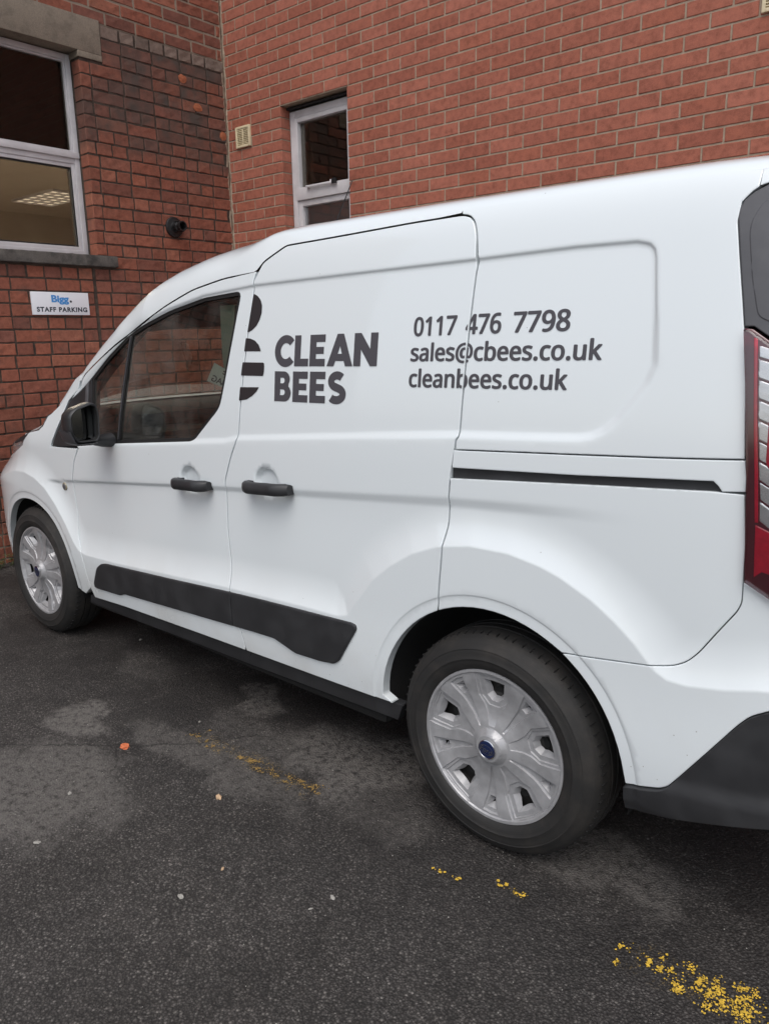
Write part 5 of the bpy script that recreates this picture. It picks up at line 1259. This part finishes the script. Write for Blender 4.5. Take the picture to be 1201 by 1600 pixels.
def wheel(x,zc,rot,right=False):
    wroot=bpy.data.objects.new('wheel',None); COL.objects.link(wroot); wroot.parent=van
    wroot.location=(x,.028 if not right else VW-.028,zc)
    if right: wroot.rotation_euler=(0,0,math.pi)
    pr=[(.212,.030),(.219,.008),(.228,-.002),(.245,-.0075),(.252,-.0082),(.2535,-.0095),(.256,-.0095),(.2575,-.0084),(.268,-.0082),(.280,-.0055),(.2815,-.0064),(.284,-.0056),(.2855,-.0038),(.296,.002),(.306,.010),(.3105,.016),(.3115,.018),(.3150,.022),(.3185,.032),(.3215,.046)]
    gr=[]
    for y0 in (.066,.098,.130): gr+=[(.3245,y0-.005),(.3165,y0-.004),(.3165,y0+.003),(.3250,y0+.004)]
    pr+=gr+[(.3215,.150),(.315,.170),(.30,.188),(.27,.200),(.23,.195),(.212,.175)]
    ty=ring_mesh('tyre',pr,M['tyre'],wroot,120,40)
    # shoulder blocks cut across the edge of the tread
    sip=bmesh.new()
    for i in range(76):
        a=2*math.pi*i/76+rng.uniform(-.008,.008); q=Matrix.Rotation(a,4,'Y'); box(sip,(.3130,.0225,-.0011),(.3213,.060,.0011),0,q@Matrix.Rotation(.0,4,'X'))
    s_=bm_obj('tread_grooves',sip,M['dark'],wroot); s_['kind']='stuff'
    c=bpy.data.objects.new('hub_cap',capme); COL.objects.link(c); c.parent=wroot; c.rotation_euler=(0,-rot,0)
    ring_mesh('steel_rim',[(.218,.022),(.205,.030),(.198,.060),(.160,.052),(.13,.038),(.09,.040),(.02,.040)],M['steel'],wroot,64)
    bm=bmesh.new()
    for i in range(10):
        a=2*math.pi*i/10+.3; lathe(bm,[(.016,.0),(.016,.004),(.001,.004)],axis_m(Vector((.150*math.cos(a),.050,.150*math.sin(a))),(0,-1,0)),16)
    bm_obj('rim_holes',bm,M['dark'],wroot)
    q=axis_m(Vector((0,-.0135,0)),(0,-1,0))
    bm=bmesh.new(); lathe(bm,[(1,0.0),(1,.0032),(.93,.0042),(.9,.0034)],q@Matrix.Diagonal((.0275,.0275,1,1)),40); bd=bm_obj('badge_ring',bm,M['chrome'],wroot,angle=40)
    bm=bmesh.new(); lathe(bm,[(.0252,.0),(.0250,.0038),(.018,.0046),(.006,.0049)],q,36); bm_obj('badge',bm,M['blue'],wroot,angle=40)
    P,F=text_tris('Ford','DejaVuSansMono.woff2' if False else None,.0); mn=P.min(0);mx=P.max(0); cc=(mn+mx)/2; s=.036/(mx[0]-mn[0])
    ca,sa=math.cos(rot-.2),math.sin(rot-.2); V=[]
    for p_ in P:
        a=(p_[0]-cc[0]+.22*(p_[1]-cc[1]))*s; b=(p_[1]-cc[1])*s*1.15; V.append((a*ca-b*sa,-.0193,a*sa+b*ca))
    mesh_obj('badge_lettering',V,F,M['chrome'],wroot)
    rn=bmesh.new(); pr2=[]
    for i in range(48):
        a=2*math.pi*i/48; ex_,ez_=.0225*math.cos(a),.0135*math.sin(a); pr2.append((ex_*ca-ez_*sa,ex_*sa+ez_*ca,ex_*.93*ca-ez_*.90*sa,ex_*.93*sa+ez_*.90*ca))
    vsr=[(rn.verts.new((a,-.0190,b)),rn.verts.new((c_,-.0190,d))) for a,b,c_,d in pr2]
    for i in range(48): a=vsr[i];b=vsr[(i+1)%48]; rn.faces.new((a[0],b[0],b[1],a[1]))
    bm_obj('badge_oval',rn,M['chrome'],wroot)
    return wroot
wheel(0,.322,math.radians(0)); wheel(-2.662,.322,math.radians(27)); wheel(0,.322,.5,True); wheel(-2.662,.322,.2,True)
# ------------------------------------------------------------ yellow line, chips and litter on the tarmac
def flakes(name,segs,mat,dens,smin,smax,seed):
    r=random.Random(seed); bm=bmesh.new()
    for (x0,y0,x1,y1,wd,n,keep) in segs:
        cl=[(r.random(),r.gauss(0,.33)) for _ in range(max(3,int(n*.04)))]
        for _ in range(n):
            if r.random()<.88: c=r.choice(cl); t=c[0]+r.gauss(0,.022); s=c[1]+r.gauss(0,.085)
            else: t=r.random(); s=r.uniform(-.5,.5)
            if not 0<=t<=1: continue
            cx=x0+(x1-x0)*t; cy=y0+(y1-y0)*t+wd*s; R=r.uniform(smin,smax)*(r.random()**.8+.35); k=r.randint(6,9); a0=r.random()*6; z=.0040+.0004*r.random()
            vs=[bm.verts.new((cx+R*r.uniform(.5,1.2)*math.cos(a0+2*math.pi*i/k),cy+R*r.uniform(.5,1.2)*math.sin(a0+2*math.pi*i/k),z)) for i in range(k)]
            bm.faces.new(vs)
    o=bm_obj(name,bm,mat); o['kind']='structure'; return o
flakes('parking_line',[(.435,-.080,.60,-.070,.075,240,1),(.57,-.080,.82,-.060,.095,900,1)],M['yellow'],1,.0012,.0034,5)
flakes('parking_line',[(-.075,-.135,.03,-.125,.016,130,1),(.09,-.070,.185,-.075,.024,210,1)],M['yellow'],1,.0010,.0028,6)
flakes('parking_line',[(-1.22,-.13,-1.02,-.125,.05,170,1),(-.95,-.115,-.56,-.07,.05,560,1)],M['yellow2'],1,.0012,.0030,8)
def chip(name,label,cat,x,y,rx,ry,h,mat,seed,group=None):
    r=random.Random(seed); bm=bmesh.new(); bmesh.ops.create_icosphere(bm,subdivisions=2,radius=1)
    a=r.random()*3; ca,sa=math.cos(a),math.sin(a)
    for v in bm.verts:
        f=1+r.uniform(-.34,.30); X,Y=v.co.x*rx*f,v.co.y*ry*f; v.co=Vector((x+X*ca-Y*sa,y+X*sa+Y*ca,max(0,(v.co.z*.9+.45))*h*f*.6))
    return tag(bm_obj(name,bm,mat,None,angle=35),label,cat,group)
chip('brick_chip','bright orange fragment of brick lying on the dark tarmac','brick chip',-1.322,-.334,.021,.015,.014,M['orange'],1)
chip('stone_chip','tan stone chip on the tarmac between the orange brick fragment and the rear wheel','stone chip',-.802,-.309,.013,.009,.010,M['tan'],2)
for i,(x,y,s,lab) in enumerate(((-1.199,-.604,.010,'small pale stone chip left of the tan one, near the left edge'),(-1.032,-.79,.012,'elongated white chip low at the left edge'),(-.513,-.649,.011,'flat pale flake on the near tarmac, the left one of two flat flakes'),(-.204,-.394,.010,'flat greyish white flake on the near tarmac below the rear wheel'),(-.518,-.51,.007,'tiny reddish tan chip in the middle of the near tarmac'),(-.22,-.459,.006,'tiny white chip just beside the flat flake below the rear wheel'),(-1.27,-.047,.007,'tiny white chip beside the left end of the faded yellow line'),(-2.186,.264,.012,'pale twig-like chip on the tarmac beside the front wheel'))):
    chip('stone_chip',lab,'stone chip',x,y,s,s*.55,s*.5,M['tan'] if i==4 else M['white'],20+i,'pale chips scattered on the tarmac')
# fine loose grit
bm=bmesh.new(); r=random.Random(12)
for _ in range(330):
    x=r.uniform(-2.6,.9); y=r.uniform(-1.1,.25); s=r.uniform(.0010,.0024); n0=len(bm.verts)
    v=[bm.verts.new((x+s*r.uniform(.5,1.2)*math.cos(a),y+s*r.uniform(.5,1.2)*math.sin(a),.001)) for a in (0,1.6,3.1,4.7)]; t=bm.verts.new((x,y,.001+s)); 
    for i in range(4): bm.faces.new((v[i],v[(i+1)%4],t))
o=bm_obj('grit',bm,M['white']); o['kind']='stuff'
# weeds at the foot of the old wall
wd=thing('weed','small green weed growing at the foot of the old wall beside the front wheel','weed',WL.P(2.07,0,.06)); L0=wd.location.copy(); r=random.Random(4)
bm=bmesh.new(); sm=bmesh.new()
for s in range(26):
    base_=L0+Vector((r.uniform(-.02,.06),r.uniform(-.16,.16),0)); d=Vector((r.uniform(-.2,.6),r.uniform(-.6,.6),1)).normalized(); Lh=r.uniform(.05,.15)
    for j in range(9):
        c=base_+d*Lh*(j+1)/9; a=r.random()*6.3; dirv=Vector((math.cos(a),math.sin(a),r.uniform(.0,.6))).normalized(); sd_=dirv.cross(Vector((0,0,1))).normalized(); Ls=r.uniform(.012,.026); W_=Ls*.33
        p0=c; p1=c+dirv*Ls*.5+sd_*W_; p2=c+dirv*Ls-Vector((0,0,Ls*.2)); p3=c+dirv*Ls*.5-sd_*W_
        vv=[bm.verts.new(p_-L0) for p_ in (p0,p1,p2,p3)]; bm.faces.new(vv[:3]); bm.faces.new((vv[0],vv[2],vv[3]))
    sdv=Vector((.0012,0,0)); vv=[sm.verts.new(p_-L0) for p_ in (base_-sdv,base_+sdv,base_+d*Lh+sdv*.4,base_+d*Lh-sdv*.4)]; sm.faces.new(vv)
o=bm_obj('leaves',bm,M['leafg'],wd); o['kind']='stuff'
bm_obj('stems',sm,M['leafg'],wd)
